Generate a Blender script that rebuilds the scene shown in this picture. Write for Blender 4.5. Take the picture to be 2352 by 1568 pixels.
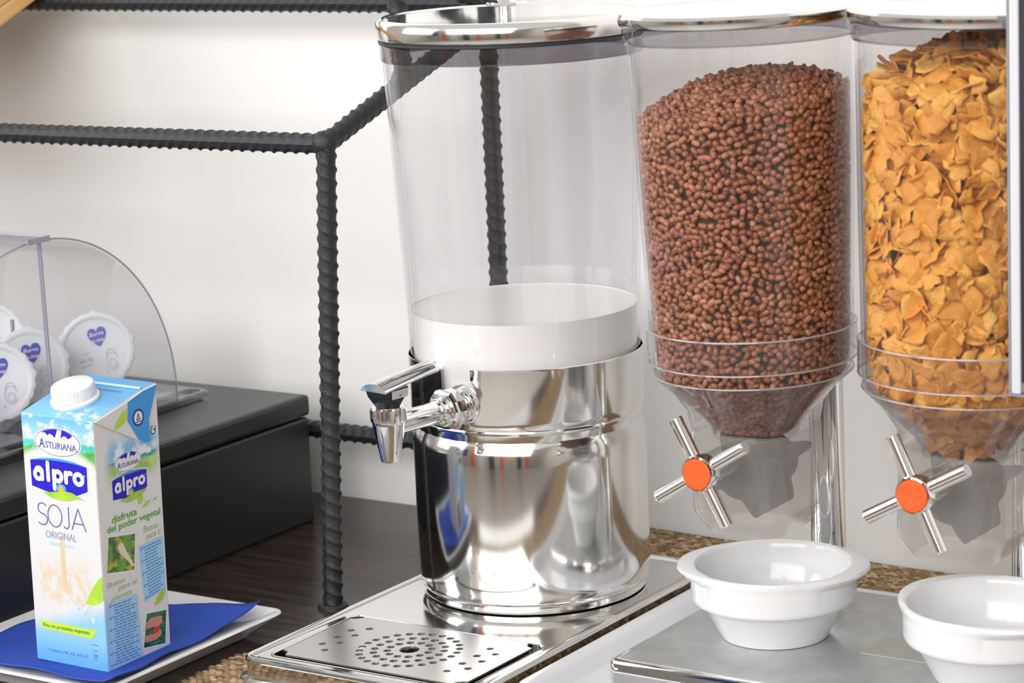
import bpy, bmesh, math, random
import numpy as np
from mathutils import Vector, Matrix, Euler
from mathutils.geometry import delaunay_2d_cdt

random.seed(7); rng = np.random.default_rng(7)
for o in list(bpy.data.objects):
    bpy.data.objects.remove(o, do_unlink=True)
S = bpy.context.scene
C = S.collection
R = math.radians
PI = math.pi

# ------------------------------------------------------------------ camera
F_PX, PITCH, ROLL, YAW = 5948.85, 0.1995, 0.0464, -0.5925
CAM = Vector((1.1374, -1.7088, 0.6381))
VD = Vector((math.sin(YAW)*math.cos(PITCH), math.cos(YAW)*math.cos(PITCH), -math.sin(PITCH)))
_r = VD.cross(Vector((0, 0, 1))).normalized(); _u = _r.cross(VD)
CR = _r*math.cos(ROLL) - _u*math.sin(ROLL)
CU = _r*math.sin(ROLL) + _u*math.cos(ROLL)
cd = bpy.data.cameras.new('camera'); cam = bpy.data.objects.new('camera', cd); C.objects.link(cam)
cd.sensor_fit = 'HORIZONTAL'; cd.sensor_width = 36.0; cd.lens = F_PX/2352*36
cd.clip_start = 0.05; cd.clip_end = 60
cam.matrix_world = Matrix(((CR.x, CU.x, -VD.x, CAM.x), (CR.y, CU.y, -VD.y, CAM.y), (CR.z, CU.z, -VD.z, CAM.z), (0, 0, 0, 1)))
cd.dof.use_dof = True; cd.dof.focus_distance = 2.02; cd.dof.aperture_fstop = 11
S.camera = cam

# ------------------------------------------------------------------ light
S.view_settings.view_transform = 'Standard'; S.view_settings.look = 'None'
S.view_settings.gamma = 1.0; S.view_settings.use_curve_mapping = False
S.view_settings.exposure = 0.02
W = bpy.data.worlds.new('world'); S.world = W; W.use_nodes = True
W.node_tree.nodes['Background'].inputs[0].default_value = (1.0, 0.985, 0.96, 1)
W.node_tree.nodes['Background'].inputs[1].default_value = 0.72
def area(name, loc, target, sx, sy, e, col):
    l = bpy.data.lights.new(name, 'AREA'); l.shape = 'RECTANGLE'; l.size = sx; l.size_y = sy; l.energy = e; l.color = col
    o = bpy.data.objects.new(name, l); C.objects.link(o); o.location = loc
    o.rotation_euler = (Vector(target)-Vector(loc)).to_track_quat('-Z', 'Y').to_euler()
    return o
area('window_daylight', (-2.4, -1.9, 1.25), (-0.1, 0, 0.2), 1.8, 1.6, 46, (0.97, 0.985, 1.0))
area('front_fill_light', (0.40, -3.50, 1.55), (0.0, 0.0, 0.2), 3.8, 2.0, 140, (1.0, 0.99, 0.98))  # added soft front light behind the camera, no window known there

# ------------------------------------------------------------------ materials
MAT = {}
def newmat(name):
    m = bpy.data.materials.new(name); m.use_nodes = True
    nt = m.node_tree; b = nt.nodes['Principled BSDF']
    MAT[name] = m
    return m, nt, b
def P(b, **k):
    for n, v in k.items():
        n = n.replace('_', ' ')
        if isinstance(v, tuple) and len(v) == 3: v = (*v, 1)
        b.inputs[n].default_value = v
def simple(name, col, rough=0.5, metal=0.0, bump=None, **k):
    m, nt, b = newmat(name); P(b, Base_Color=col, Roughness=rough, Metallic=metal, **k)
    if bump:
        sc, st = bump
        tc = nt.nodes.new('ShaderNodeTexCoord'); n = nt.nodes.new('ShaderNodeTexNoise'); n.inputs['Scale'].default_value = sc; n.inputs['Detail'].default_value = 4
        bp = nt.nodes.new('ShaderNodeBump'); bp.inputs['Strength'].default_value = st; bp.inputs['Distance'].default_value = 0.002
        nt.links.new(tc.outputs['Object'], n.inputs['Vector']); nt.links.new(n.outputs['Fac'], bp.inputs['Height']); nt.links.new(bp.outputs['Normal'], b.inputs['Normal'])
    return m
class NT:
    """small node-graph writer"""
    def __init__(s, nt): s.nt = nt
    def val(s, x): return x
    def node(s, t, **props):
        n = s.nt.nodes.new(t)
        for k, v in props.items(): setattr(n, k, v)
        return n
    def put(s, sock, v):
        if hasattr(v, 'node') and hasattr(v, 'is_output'): s.nt.links.new(v, sock)
        elif isinstance(v, tuple) and len(v) == 3 and sock.type == 'RGBA': sock.default_value = (*v, 1)
        else: sock.default_value = v
    def m(s, op, a, b=0.0, clamp=False):
        n = s.node('ShaderNodeMath', operation=op, use_clamp=clamp); s.put(n.inputs[0], a); s.put(n.inputs[1], b); return n.outputs[0]
    def ss(s, x, a, b):
        n = s.node('ShaderNodeMapRange', interpolation_type='SMOOTHSTEP'); s.put(n.inputs['Value'], x)
        s.put(n.inputs['From Min'], a); s.put(n.inputs['From Max'], b); return n.outputs[0]
    def mix(s, f, a, b):
        n = s.node('ShaderNodeMix', data_type='RGBA'); s.put(n.inputs[0], f); s.put(n.inputs[6], a); s.put(n.inputs[7], b); return n.outputs[2]
    def noise(s, vec, scale, detail=3, rough=0.5):
        n = s.node('ShaderNodeTexNoise'); s.put(n.inputs['Vector'], vec); n.inputs['Scale'].default_value = scale
        n.inputs['Detail'].default_value = detail; n.inputs['Roughness'].default_value = rough; return n.outputs['Fac']
    def scale(s, vec, v):
        n = s.node('ShaderNodeMapping'); s.put(n.inputs['Vector'], vec); n.inputs['Scale'].default_value = v; return n.outputs[0]
    def coords(s, which='Object'): return s.node('ShaderNodeTexCoord').outputs[which]
    def xyz(s, vec):
        n = s.node('ShaderNodeSeparateXYZ'); s.put(n.inputs[0], vec); return n.outputs

simple('steel', (0.80, 0.79, 0.77), 0.10, 1.0)
simple('steel_tray', (0.85, 0.845, 0.83), 0.11, 1.0)
simple('steel_brushed', (0.74, 0.735, 0.715), 0.30, 1.0)
simple('chrome', (0.88, 0.88, 0.88), 0.035, 1.0)
simple('porcelain', (0.735, 0.74, 0.75), 0.12, 0.0)
simple('white_plastic', (0.72, 0.725, 0.76), 0.32)
simple('tub_white', (0.80, 0.81, 0.86), 0.35)
simple('milk', (0.87, 0.86, 0.835), 0.30)
simple('black_plastic', (0.012, 0.013, 0.015), 0.25)
simple('rubber', (0.03, 0.03, 0.035), 0.5)
simple('black_iron', (0.016, 0.018, 0.021), 0.42, 0.0, bump=(900, 0.35))
simple('black_box', (0.012, 0.0125, 0.013), 0.33)
simple('orange_cap', (0.86, 0.11, 0.02), 0.35)
simple('napkin_blue', (0.018, 0.065, 0.42), 0.85, 0.0, bump=(1400, 0.3))
simple('cap_white', (0.76, 0.76, 0.775), 0.38)
simple('carton_white', (0.70, 0.70, 0.71), 0.38)
simple('p_blue', (0.025, 0.015, 0.48), 0.4)
simple('p_navy', (0.035, 0.04, 0.26), 0.4)
simple('p_thin', (0.07, 0.08, 0.36), 0.4)
simple('p_orig', (0.26, 0.25, 0.42), 0.4)
simple('p_white', (0.76, 0.76, 0.79), 0.4)
simple('p_sky', (0.42, 0.66, 0.86), 0.4)
simple('p_grey', (0.60, 0.60, 0.66), 0.4)
simple('p_green', (0.10, 0.36, 0.035), 0.4)
simple('p_sage', (0.33, 0.50, 0.26), 0.4)
simple('p_dkgreen', (0.02, 0.14, 0.03), 0.4)
simple('p_panel', (0.34, 0.60, 0.87), 0.4)
simple('p_ink', (0.08, 0.22, 0.56), 0.4)
simple('p_orange', (0.95, 0.40, 0.06), 0.4)
simple('p_flap', (0.055, 0.32, 0.74), 0.38)
simple('heart_blue', (0.05, 0.07, 0.52), 0.4)
simple('faint_blue', (0.50, 0.54, 0.74), 0.4)
simple('sign_black', (0.012, 0.014, 0.028), 0.45)
simple('sign_frame', (0.60, 0.60, 0.63), 0.4)
simple('sign_edge', (0.24, 0.25, 0.30), 0.35)
simple('acrylic_edge', (0.34, 0.33, 0.42), 0.2)
simple('grey_sticker', (0.55, 0.55, 0.57), 0.5)
simple('plate_label', (0.42, 0.415, 0.39), 0.4, 0.4)

for _n in list(MAT):
    if _n.startswith('p_'): MAT[_n].node_tree.nodes['Principled BSDF'].inputs['Specular IOR Level'].default_value = 0.22
def gradient_leaf(name, c0, c1, sc):
    m, nt, b = newmat(name); g = NT(nt); v = g.xyz(g.coords('Object'))
    P(b, Roughness=0.4); nt.links.new(g.mix(g.noise(g.coords('Object'), sc, 2), c0, c1), b.inputs['Base Color'])
gradient_leaf('p_leaf', (0.10, 0.45, 0.03), (0.62, 0.72, 0.06), 70)
gradient_leaf('p_lime', (0.36, 0.62, 0.05), (0.60, 0.72, 0.05), 40)

def thin_clear(name, tint, refl=1.0, rough=0.02, haze=0.0, hazecol=(0.8, 0.8, 0.82)):
    """clear sheet plastic: straight-through light plus a Schlick surface reflection"""
    m, nt, b = newmat(name); nt.nodes.remove(b); g = NT(nt)
    out = nt.nodes['Material Output']
    lw = g.node('ShaderNodeLayerWeight'); lw.inputs['Blend'].default_value = 0.5
    f = g.m('ADD', g.m('MULTIPLY', g.m('POWER', lw.outputs['Facing'], 5.0), 0.80*refl), 0.035*refl)
    tr = g.node('ShaderNodeBsdfTransparent'); tr.inputs[0].default_value = (*tint, 1)
    gl = g.node('ShaderNodeBsdfGlossy'); gl.inputs['Roughness'].default_value = rough; gl.inputs['Color'].default_value = (0.95, 0.95, 0.97, 1)
    base = tr.outputs[0]
    if haze > 0:
        df = g.node('ShaderNodeBsdfDiffuse'); df.inputs[0].default_value = (*hazecol, 1)
        tl = g.node('ShaderNodeBsdfTranslucent'); tl.inputs[0].default_value = (*hazecol, 1)
        ad = g.node('ShaderNodeMixShader'); ad.inputs[0].default_value = 0.5; nt.links.new(df.outputs[0], ad.inputs[1]); nt.links.new(tl.outputs[0], ad.inputs[2])
        mh = g.node('ShaderNodeMixShader'); mh.inputs[0].default_value = haze; nt.links.new(base, mh.inputs[1]); nt.links.new(ad.outputs[0], mh.inputs[2]); base = mh.outputs[0]
    mx = g.node('ShaderNodeMixShader'); g.put(mx.inputs[0], f); nt.links.new(base, mx.inputs[1]); nt.links.new(gl.outputs[0], mx.inputs[2])
    nt.links.new(mx.outputs[0], out.inputs['Surface'])
    return m
thin_clear('acrylic', (0.972, 0.970, 0.975))
thin_clear('acrylic_rim', (0.54, 0.525, 0.545), 2.0)
thin_clear('acrylic_hopper', (0.965, 0.958, 0.955), 1.0, 0.03, 0.012)
thin_clear('acrylic_ring', (0.93, 0.915, 0.92), 1.6, 0.03, 0.03)
thin_clear('acrylic_funnel', (0.90, 0.88, 0.88), 1.3, 0.05, 0.045, (0.42, 0.37, 0.36))
thin_clear('acrylic_frost', (0.92, 0.91, 0.90), 1.0, 0.08, 0.19, (0.88, 0.855, 0.82))
thin_clear('acrylic_line', (0.85, 0.83, 0.83), 2.0, 0.05, 0.42, (0.86, 0.83, 0.82))
thin_clear('acrylic_tint', (0.90, 0.90, 0.905), 1.2)

def wall_mat():
    m, nt, b = newmat('wall_paint'); g = NT(nt); co = g.coords('Object')
    n = g.noise(co, 2.2, 4)
    P(b, Roughness=0.62)
    nt.links.new(g.mix(g.ss(n, 0.3, 0.7), (0.81, 0.805, 0.79), (0.84, 0.835, 0.825)), b.inputs['Base Color'])
    bp = g.node('ShaderNodeBump'); bp.inputs['Strength'].default_value = 0.12; bp.inputs['Distance'].default_value = 0.002
    g.put(bp.inputs['Height'], g.noise(co, 130, 3)); nt.links.new(bp.outputs[0], b.inputs['Normal'])
wall_mat()
def counter_mat():
    m, nt, b = newmat('dark_wood'); g = NT(nt); co = g.coords('Object')
    st = g.scale(co, (5, 60, 5)); n = g.noise(st, 1.6, 6, 0.65); n2 = g.noise(g.scale(co, (3, 26, 3)), 1.5, 3)
    c = g.mix(g.ss(n, 0.35, 0.75), (0.012, 0.010, 0.009), (0.060, 0.030, 0.020))
    c = g.mix(g.m('MULTIPLY', g.ss(n2, 0.55, 0.75), 0.55), c, (0.085, 0.028, 0.018))
    nt.links.new(c, b.inputs['Base Color']); P(b, Roughness=0.22); b.inputs['Specular IOR Level'].default_value = 0.8
    g.put(b.inputs['Roughness'], g.m('ADD', g.m('MULTIPLY', n, 0.18), 0.16))
    bp = g.node('ShaderNodeBump'); bp.inputs['Strength'].default_value = 0.10; bp.inputs['Distance'].default_value = 0.001
    g.put(bp.inputs['Height'], n); nt.links.new(bp.outputs[0], b.inputs['Normal'])
counter_mat()
def wood_mat():
    m, nt, b = newmat('pine_wood'); g = NT(nt); co = g.coords('Object')
    n = g.noise(g.scale(co, (30, 3, 30)), 2.0, 5, 0.6)
    nt.links.new(g.mix(g.ss(n, 0.3, 0.7), (0.62, 0.33, 0.11), (0.78, 0.47, 0.19)), b.inputs['Base Color']); P(b, Roughness=0.5)
wood_mat()
def plate_grey():
    m, nt, b = newmat('zinc_plate'); g = NT(nt); co = g.coords('Object')
    n = g.noise(co, 45, 5, 0.6)
    nt.links.new(g.mix(g.ss(n, 0.3, 0.7), (0.47, 0.48, 0.48), (0.55, 0.56, 0.56)), b.inputs['Base Color'])
    P(b, Roughness=0.36, Metallic=0.75)
plate_grey()
def attr_mat(name, ca, cb, cc, rough, bump=(700, 0.3), spec=0.5):
    """colour varies piece by piece (mesh attribute 'tone' for the pile, object random for single pieces)"""
    m, nt, b = newmat(name); g = NT(nt)
    at = g.node('ShaderNodeAttribute'); at.attribute_name = 'tone'
    oi = g.node('ShaderNodeObjectInfo')
    t = g.m('FRACT', g.m('ADD', at.outputs['Fac'], oi.outputs['Random']))
    n = g.noise(g.coords('Object'), bump[0]*0.35, 3)
    t2 = g.m('ADD', g.m('MULTIPLY', t, 0.75), g.m('MULTIPLY', n, 0.35), True)
    c = g.mix(g.ss(t2, 0.0, 0.55), ca, cb); c = g.mix(g.ss(t2, 0.55, 1.05), c, cc)
    nt.links.new(c, b.inputs['Base Color']); P(b, Roughness=rough)
    b.inputs['Specular IOR Level'].default_value = spec
    bp = g.node('ShaderNodeBump'); bp.inputs['Strength'].default_value = bump[1]; bp.inputs['Distance'].default_value = 0.0008
    g.put(bp.inputs['Height'], g.noise(g.coords('Object'), bump[0], 3)); nt.links.new(bp.outputs[0], b.inputs['Normal'])
attr_mat('choco', (0.19, 0.060, 0.028), (0.35, 0.125, 0.060), (0.55, 0.24, 0.13), 0.28)
attr_mat('flake', (0.62, 0.235, 0.035), (0.80, 0.375, 0.065), (0.88, 0.52, 0.13), 0.5, (420, 0.9), 0.35)
attr_mat('straw', (0.13, 0.075, 0.036), (0.30, 0.20, 0.105), (0.58, 0.45, 0.27), 0.6, (1500, 0.3), 0.3)
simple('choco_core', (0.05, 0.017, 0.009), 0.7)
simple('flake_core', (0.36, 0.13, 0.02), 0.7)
simple('straw_base', (0.035, 0.02, 0.011), 0.8)

def face_uv(g):
    uv = g.node('ShaderNodeUVMap'); uv.uv_map = 'UVMap'; o = g.xyz(uv.outputs[0]); return uv.outputs[0], o[0], o[1]
def carton_front_mat():
    # uv in centimetres on the panel
    m, nt, b = newmat('carton_front'); g = NT(nt); vec, u, v = face_uv(g); P(b, Roughness=0.36)
    white = (0.635, 0.635, 0.65)
    n = g.noise(vec, 1.1, 4, 0.6); n2 = g.noise(vec, 0.55, 3)
    sky = g.mix(g.ss(v, 17.6, 19.6), (0.38, 0.60, 0.78), (0.15, 0.44, 0.72))
    sky = g.mix(g.ss(g.m('ADD', n, g.m('MULTIPLY', g.m('SUBTRACT', 18.4, v), 0.05)), 0.48, 0.60), sky, (0.70, 0.73, 0.78))
    hill = g.mix(g.ss(n, 0.35, 0.65), (0.07, 0.33, 0.04), (0.19, 0.50, 0.07))
    far = g.mix(g.ss(n2, 0.4, 0.6), (0.05, 0.45, 0.33), (0.10, 0.58, 0.50))
    vw = g.m('ADD', v, g.m('MULTIPLY', g.m('SUBTRACT', n2, 0.5), 0.9))
    # valley: hills dip in the middle, so the white field arches up there
    arch = g.m('MULTIPLY', g.m('POWER', g.m('ABSOLUTE', g.m('SUBTRACT', u, 3.4)), 2.0), 0.085)
    lo = g.m('SUBTRACT', 16.95, arch)
    c = g.mix(g.ss(vw, 17.55, 17.75), far, sky)
    c = g.mix(g.ss(vw, 17.05, 17.2), hill, c)
    c = g.mix(g.ss(v, lo, g.m('ADD', lo, 0.75)), white, c)
    # soy splash
    spl = g.m('MULTIPLY', g.m('MULTIPLY', g.ss(v, 4.4, 5.6), g.ss(v, 9.0, 7.2)), g.m('MULTIPLY', g.ss(u, 0.5, 1.2), g.ss(u, 6.6, 5.6)))
    nn = g.noise(g.scale(vec, (1.3, 0.7, 1)), 1.5, 5, 0.65)
    c = g.mix(g.m('MULTIPLY', spl, g.m('MULTIPLY', g.ss(nn, 0.40, 0.62), 0.9)), c, (0.64, 0.51, 0.33))
    pour = g.m('MULTIPLY', g.ss(g.m('ABSOLUTE', g.m('SUBTRACT', u, 3.35)), 0.32, 0.16), g.m('MULTIPLY', g.ss(v, 5.6, 6.4), g.ss(v, 10.6, 9.6)))
    c = g.mix(g.m('MULTIPLY', pour, 0.9), c, (0.62, 0.49, 0.30))
    # blue foot, rising to the right
    edge = g.m('ADD', 3.3, g.m('MULTIPLY', u, 0.26))
    blue = g.mix(g.ss(v, 0.0, 3.0), (0.12, 0.38, 0.74), (0.25, 0.52, 0.80))
    c = g.mix(g.ss(g.m('ADD', v, g.m('MULTIPLY', g.m('SUBTRACT', n, 0.5), 0.8)), g.m('SUBTRACT', edge, 1.3), g.m('ADD', edge, 0.5)), blue, c)
    nt.links.new(c, b.inputs['Base Color'])
carton_front_mat()
def carton_side_mat():
    m, nt, b = newmat('carton_side'); g = NT(nt); vec, u, v = face_uv(g); P(b, Roughness=0.36)
    white = (0.70, 0.70, 0.71); n = g.noise(vec, 0.9, 4)
    vt = g.m('ADD', v, g.m('MULTIPLY', g.m('SUBTRACT', n, 0.5), 0.7))
    inner = g.m('MULTIPLY', g.ss(u, 0.6, 2.2), g.ss(u, 7.6, 6.6))
    sky = g.mix(g.ss(n, 0.45, 0.6), (0.20, 0.48, 0.78), (0.72, 0.82, 0.90))
    grn = g.mix(g.ss(n, 0.35, 0.65), (0.25, 0.50, 0.08), (0.50, 0.68, 0.22))
    c = g.mix(g.ss(vt, 15.5, 15.75), grn, (0.06, 0.33, 0.27))
    c = g.mix(g.ss(vt, 15.85, 16.0), c, sky)
    band = g.m('MULTIPLY', inner, g.m('MULTIPLY', g.ss(v, 13.6, 15.2), g.ss(v, 18.4, 16.6)))
    c = g.mix(band, white, c)
    c = g.mix(g.m('MULTIPLY', g.ss(v, 6.2, 4.0), g.ss(u, 1.0, 0.1)), c, (0.30, 0.60, 0.90))
    nt.links.new(c, b.inputs['Base Color'])
carton_side_mat()
def carton_top_mat():
    m, nt, b = newmat('carton_top'); g = NT(nt); vec, u, v = face_uv(g); P(b, Roughness=0.36)
    n = g.noise(vec, 1.0, 4, 0.6)
    c = g.mix(g.ss(v, 0.3, 4.0), (0.17, 0.48, 0.74), (0.09, 0.36, 0.68))
    cl = g.m('MULTIPLY', g.ss(n, 0.48, 0.60), g.m('MULTIPLY', g.ss(v, 2.6, 0.8), g.ss(u, 2.6, 4.0)))
    nt.links.new(g.mix(cl, c, (0.68, 0.71, 0.76)), b.inputs['Base Color'])
carton_top_mat()
def photo_mat(name, cols, sc):
    m, nt, b = newmat(name); g = NT(nt); co = g.coords('Object'); P(b, Roughness=0.4)
    n = g.noise(co, sc, 2); n2 = g.noise(g.scale(co, (1.3, 0.8, 1.7)), sc*0.8, 2)
    c = g.mix(g.ss(n, 0.40, 0.55), cols[0], cols[1]); c = g.mix(g.ss(n2, 0.52, 0.62), c, cols[2])
    nt.links.new(c, b.inputs['Base Color'])
photo_mat('photo_leaf', ((0.03, 0.09, 0.01), (0.10, 0.30, 0.03), (0.42, 0.40, 0.03)), 110)
photo_mat('photo_hands', ((0.01, 0.05, 0.02), (0.03, 0.14, 0.06), (0.05, 0.22, 0.10)), 220)
simple('photo_skin', (0.60, 0.24, 0.17), 0.4)
simple('photo_berry', (0.65, 0.03, 0.02), 0.4)
simple('photo_petal', (0.72, 0.62, 0.52), 0.4)

# ------------------------------------------------------------------ mesh helpers
def setp(o, label=None, cat=None, group=None, kind=None):
    if label: o['label'] = label
    if cat: o['category'] = cat
    if group: o['group'] = group
    if kind: o['kind'] = kind
    return o
def link(name, me, mats, parent=None, smooth=True, **k):
    o = bpy.data.objects.new(name, me); C.objects.link(o)
    for m in (mats if isinstance(mats, (list, tuple)) else [mats]): me.materials.append(MAT[m])
    if parent is not None: o.parent = parent
    if smooth: me.shade_smooth()
    else: me.shade_flat()
    return setp(o, **k)
def empty(name, loc=(0, 0, 0), rot=(0, 0, 0), **k):
    o = bpy.data.objects.new(name, None); C.objects.link(o); o.location = loc; o.rotation_euler = rot; o.empty_display_size = 0.02
    return setp(o, **k)
def mesh(name, V, F):
    me = bpy.data.meshes.new(name); me.from_pydata([tuple(v) for v in V], [], F); me.update(); return me
def sharp(me, ang=32):
    bm = bmesh.new(); bm.from_mesh(me)
    for e in bm.edges:
        if len(e.link_faces) == 2 and e.calc_face_angle(0) > R(ang): e.smooth = False
    bm.to_mesh(me); bm.free(); return me
def lathe(prof, seg=96, rfun=None, cap0=False, cap1=False, keep=None):
    V, F = [], []
    for j, (r, z) in enumerate(prof):
        for i in range(seg):
            a = 2*PI*i/seg; rr = rfun(r, z, a, j) if rfun else r
            V.append((rr*math.cos(a), rr*math.sin(a), z))
    for j in range(len(prof)-1):
        for i in range(seg):
            if keep and not keep(j, i): continue
            k = (i+1) % seg
            F.append((j*seg+i, j*seg+k, (j+1)*seg+k, (j+1)*seg+i))
    if cap0: F.append(tuple(range(seg-1, -1, -1)))
    if cap1: F.append(tuple((len(prof)-1)*seg+i for i in range(seg)))
    return sharp(mesh('lathe', V, F))
def rrect(x0, x1, y0, y1, rad, n=6):
    """rounded rectangle outline; rad a number or four (front-left, front-right, back-right, back-left)"""
    if not isinstance(rad, (tuple, list)): rad = [rad]*4
    pts = []
    for (cx, cy, a0, r) in ((x0+rad[0], y0+rad[0], PI, rad[0]), (x1-rad[1], y0+rad[1], 1.5*PI, rad[1]), (x1-rad[2], y1-rad[2], 0, rad[2]), (x0+rad[3], y1-rad[3], 0.5*PI, rad[3])):
        for i in range(n+1):
            a = a0+0.5*PI*i/n; pts.append((cx+r*math.cos(a), cy+r*math.sin(a)))
    return pts
def loft(loops, cap0=True, cap1=True):
    V, F = [], []; n = len(loops[0])
    for L in loops: V += L
    for j in range(len(loops)-1):
        for i in range(n):
            k = (i+1) % n; F.append((j*n+i, j*n+k, (j+1)*n+k, (j+1)*n+i))
    if cap0: F.append(tuple(range(n-1, -1, -1)))
    if cap1: F.append(tuple((len(loops)-1)*n+i for i in range(n)))
    return sharp(mesh('loft', V, F))
def rloops(x0, x1, y0, y1, rad, steps, n=6):
    out = []
    rr = rad if isinstance(rad, (tuple, list)) else [rad]*4
    for (ins, z) in steps:
        out.append([(x, y, z) for x, y in rrect(x0+ins, x1-ins, y0+ins, y1-ins, [max(r-ins, 0.0005) for r in rr], n)])
    return out
def box(x0, x1, y0, y1, z0, z1, b=0.0):
    if b <= 0:
        V = [(x, y, z) for z in (z0, z1) for x, y in ((x0, y0), (x1, y0), (x1, y1), (x0, y1))]
        return mesh('box', V, [(3, 2, 1, 0), (4, 5, 6, 7), (0, 1, 5, 4), (1, 2, 6, 5), (2, 3, 7, 6), (3, 0, 4, 7)])
    return loft(rloops(x0, x1, y0, y1, b*1.01, [(b, z0), (b*0.3, z0+b*0.3), (0, z0+b), (0, z1-b), (b*0.3, z1-b*0.3), (b, z1)], 3))
def tube(pts, rad, seg=20, caps=True):
    pts = [Vector(p) for p in pts]; loops = []
    n = len(pts); rads = rad if isinstance(rad, (list, tuple)) else [rad]*n
    t0 = (pts[1]-pts[0]).normalized(); ref = Vector((0, 0, 1)) if abs(t0.z) < 0.9 else Vector((1, 0, 0))
    nx = t0.cross(ref).normalized()
    for i, p in enumerate(pts):
        t = ((pts[min(i+1, n-1)]-pts[max(i-1, 0)])).normalized()
        nx = (nx-t*nx.dot(t)).normalized(); ny = t.cross(nx)
        loops.append([tuple(p+(nx*math.cos(2*PI*k/seg)+ny*math.sin(2*PI*k/seg))*rads[i]) for k in range(seg)])
    return loft(loops, caps, caps)
def rebar(p0, p1, r=0.0080, pitch=0.0112):
    p0, p1 = Vector(p0), Vector(p1); L = (p1-p0).length; n = max(8, int(L/0.0012)); seg = 26
    t = (p1-p0).normalized(); ref = Vector((0, 0, 1)) if abs(t.z) < 0.9 else Vector((1, 0, 0))
    nx = t.cross(ref).normalized(); ny = t.cross(nx); loops = []
    for i in range(n+1):
        s = L*i/n; c = p0+t*s; lp = []
        for k in range(seg):
            a = 2*PI*k/seg
            half = a % PI
            ph = (s/pitch + 0.55*half/PI*2) % 1.0
            rib = max(0.0, 1-abs(ph-0.5)/0.27)*math.sin(half)**0.6
            lon = max(0.0, 1-min(half, PI-half)/0.18)
            lp.append(tuple(c+(nx*math.cos(a)+ny*math.sin(a))*(r*0.93+0.0017*rib+0.0009*lon)))
        loops.append(lp)
    return loft(loops)
def fastmesh(name, V, T, tone=None, smooth=True):
    me = bpy.data.meshes.new(name); V = np.asarray(V, np.float32); T = np.asarray(T, np.int32)
    me.vertices.add(len(V)); me.vertices.foreach_set('co', V.ravel())
    me.loops.add(T.size); me.loops.foreach_set('vertex_index', T.ravel())
    me.polygons.add(len(T)); me.polygons.foreach_set('loop_start', np.arange(len(T), dtype=np.int32)*T.shape[1])
    me.polygons.foreach_set('loop_total', np.full(len(T), T.shape[1], np.int32))
    me.update(calc_edges=True)
    if tone is not None:
        a = me.attributes.new('tone', 'FLOAT', 'POINT'); a.data.foreach_set('value', np.asarray(tone, np.float32))
    return me
def poly2d(pts): return [tuple(p) for p in pts], [tuple(range(len(pts)))]
def strokes2d(lines, w):
    V, F = [], []
    for ln in lines:
        for a, b in zip(ln[:-1], ln[1:]):
            a, b = Vector(a), Vector(b); d = (b-a)
            if d.length < 1e-7: continue
            n = Vector((-d.y, d.x)).normalized()*w/2; i = len(V)
            V += [tuple(a-n), tuple(b-n), tuple(b+n), tuple(a+n)]; F.append((i, i+1, i+2, i+3))
        for p in ln:
            i = len(V); V += [(p[0]+w*0.499*math.cos(PI*k/6+0.11), p[1]+w*0.499*math.sin(PI*k/6+0.11)) for k in range(12)]; F.append(tuple(range(i, i+12)))
    k = 0.01/max(w, 1e-9)      # merge the overlapping pieces into one flat sheet
    r_ = delaunay_2d_cdt([Vector((x*k, y*k)) for x, y in V], [], F, 1, 1e-7)
    return [(v.x/k, v.y/k) for v in r_[0]], [tuple(f) for f, src in zip(r_[2], r_[5]) if len(src) > 0]
def arc(cx, cy, rx, ry, a0, a1, n=16): return [(cx+rx*math.cos(R(a0+(a1-a0)*i/n)), cy+ry*math.sin(R(a0+(a1-a0)*i/n))) for i in range(n+1)]
_fonts = {}
def text2d(s, offset=0.0, shear=0.0):
    cu = bpy.data.curves.new('lettering', 'FONT'); cu.body = s; cu.size = 1; cu.offset = offset; cu.shear = shear; cu.resolution_u = 3
    ob = bpy.data.objects.new('lettering', cu); C.objects.link(ob)
    dg = bpy.context.evaluated_depsgraph_get(); me = bpy.data.meshes.new_from_object(ob.evaluated_get(dg))
    V = [(v.co.x, v.co.y) for v in me.vertices]; F = [tuple(p.vertices) for p in me.polygons]
    bpy.data.objects.remove(ob); bpy.data.curves.remove(cu); bpy.data.meshes.remove(me)
    return V, F
def fit2d(VF, x0, x1, y0, y1):
    V, F = VF; xs = [v[0] for v in V]; ys = [v[1] for v in V]
    ax, ay = (x1-x0)/(max(xs)-min(xs)), (y1-y0)/(max(ys)-min(ys))
    return [(x0+(v[0]-min(xs))*ax, y0+(v[1]-min(ys))*ay) for v in V], F
def rot2d(VF, ang, c):
    V, F = VF; ca, sa = math.cos(R(ang)), math.sin(R(ang))
    return [(c[0]+(x-c[0])*ca-(y-c[1])*sa, c[1]+(x-c[0])*sa+(y-c[1])*ca) for x, y in V], F
def join2d(*parts):
    V, F = [], []
    for v, f in parts:
        i = len(V); V += list(v); F += [tuple(k+i for k in q) for q in f]
    return V, F
def curve_plate(outer, holes, z0, z1):
    """flat plate with real holes, from a filled 2D curve"""
    cu = bpy.data.curves.new('plate', 'CURVE'); cu.dimensions = '2D'; cu.fill_mode = 'BOTH'; cu.extrude = (z1-z0)/2
    for pts in [outer]+holes:
        sp = cu.splines.new('POLY'); sp.points.add(len(pts)-1); sp.use_cyclic_u = True
        for p, (x, y) in zip(sp.points, pts): p.co = (x, y, 0, 1)
    ob = bpy.data.objects.new('plate', cu); C.objects.link(ob)
    dg = bpy.context.evaluated_depsgraph_get(); me = bpy.data.meshes.new_from_object(ob.evaluated_get(dg))
    bpy.data.objects.remove(ob); bpy.data.curves.remove(cu)
    for v in me.vertices: v.co.z += (z0+z1)/2
    me.materials.clear()
    return me

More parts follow.
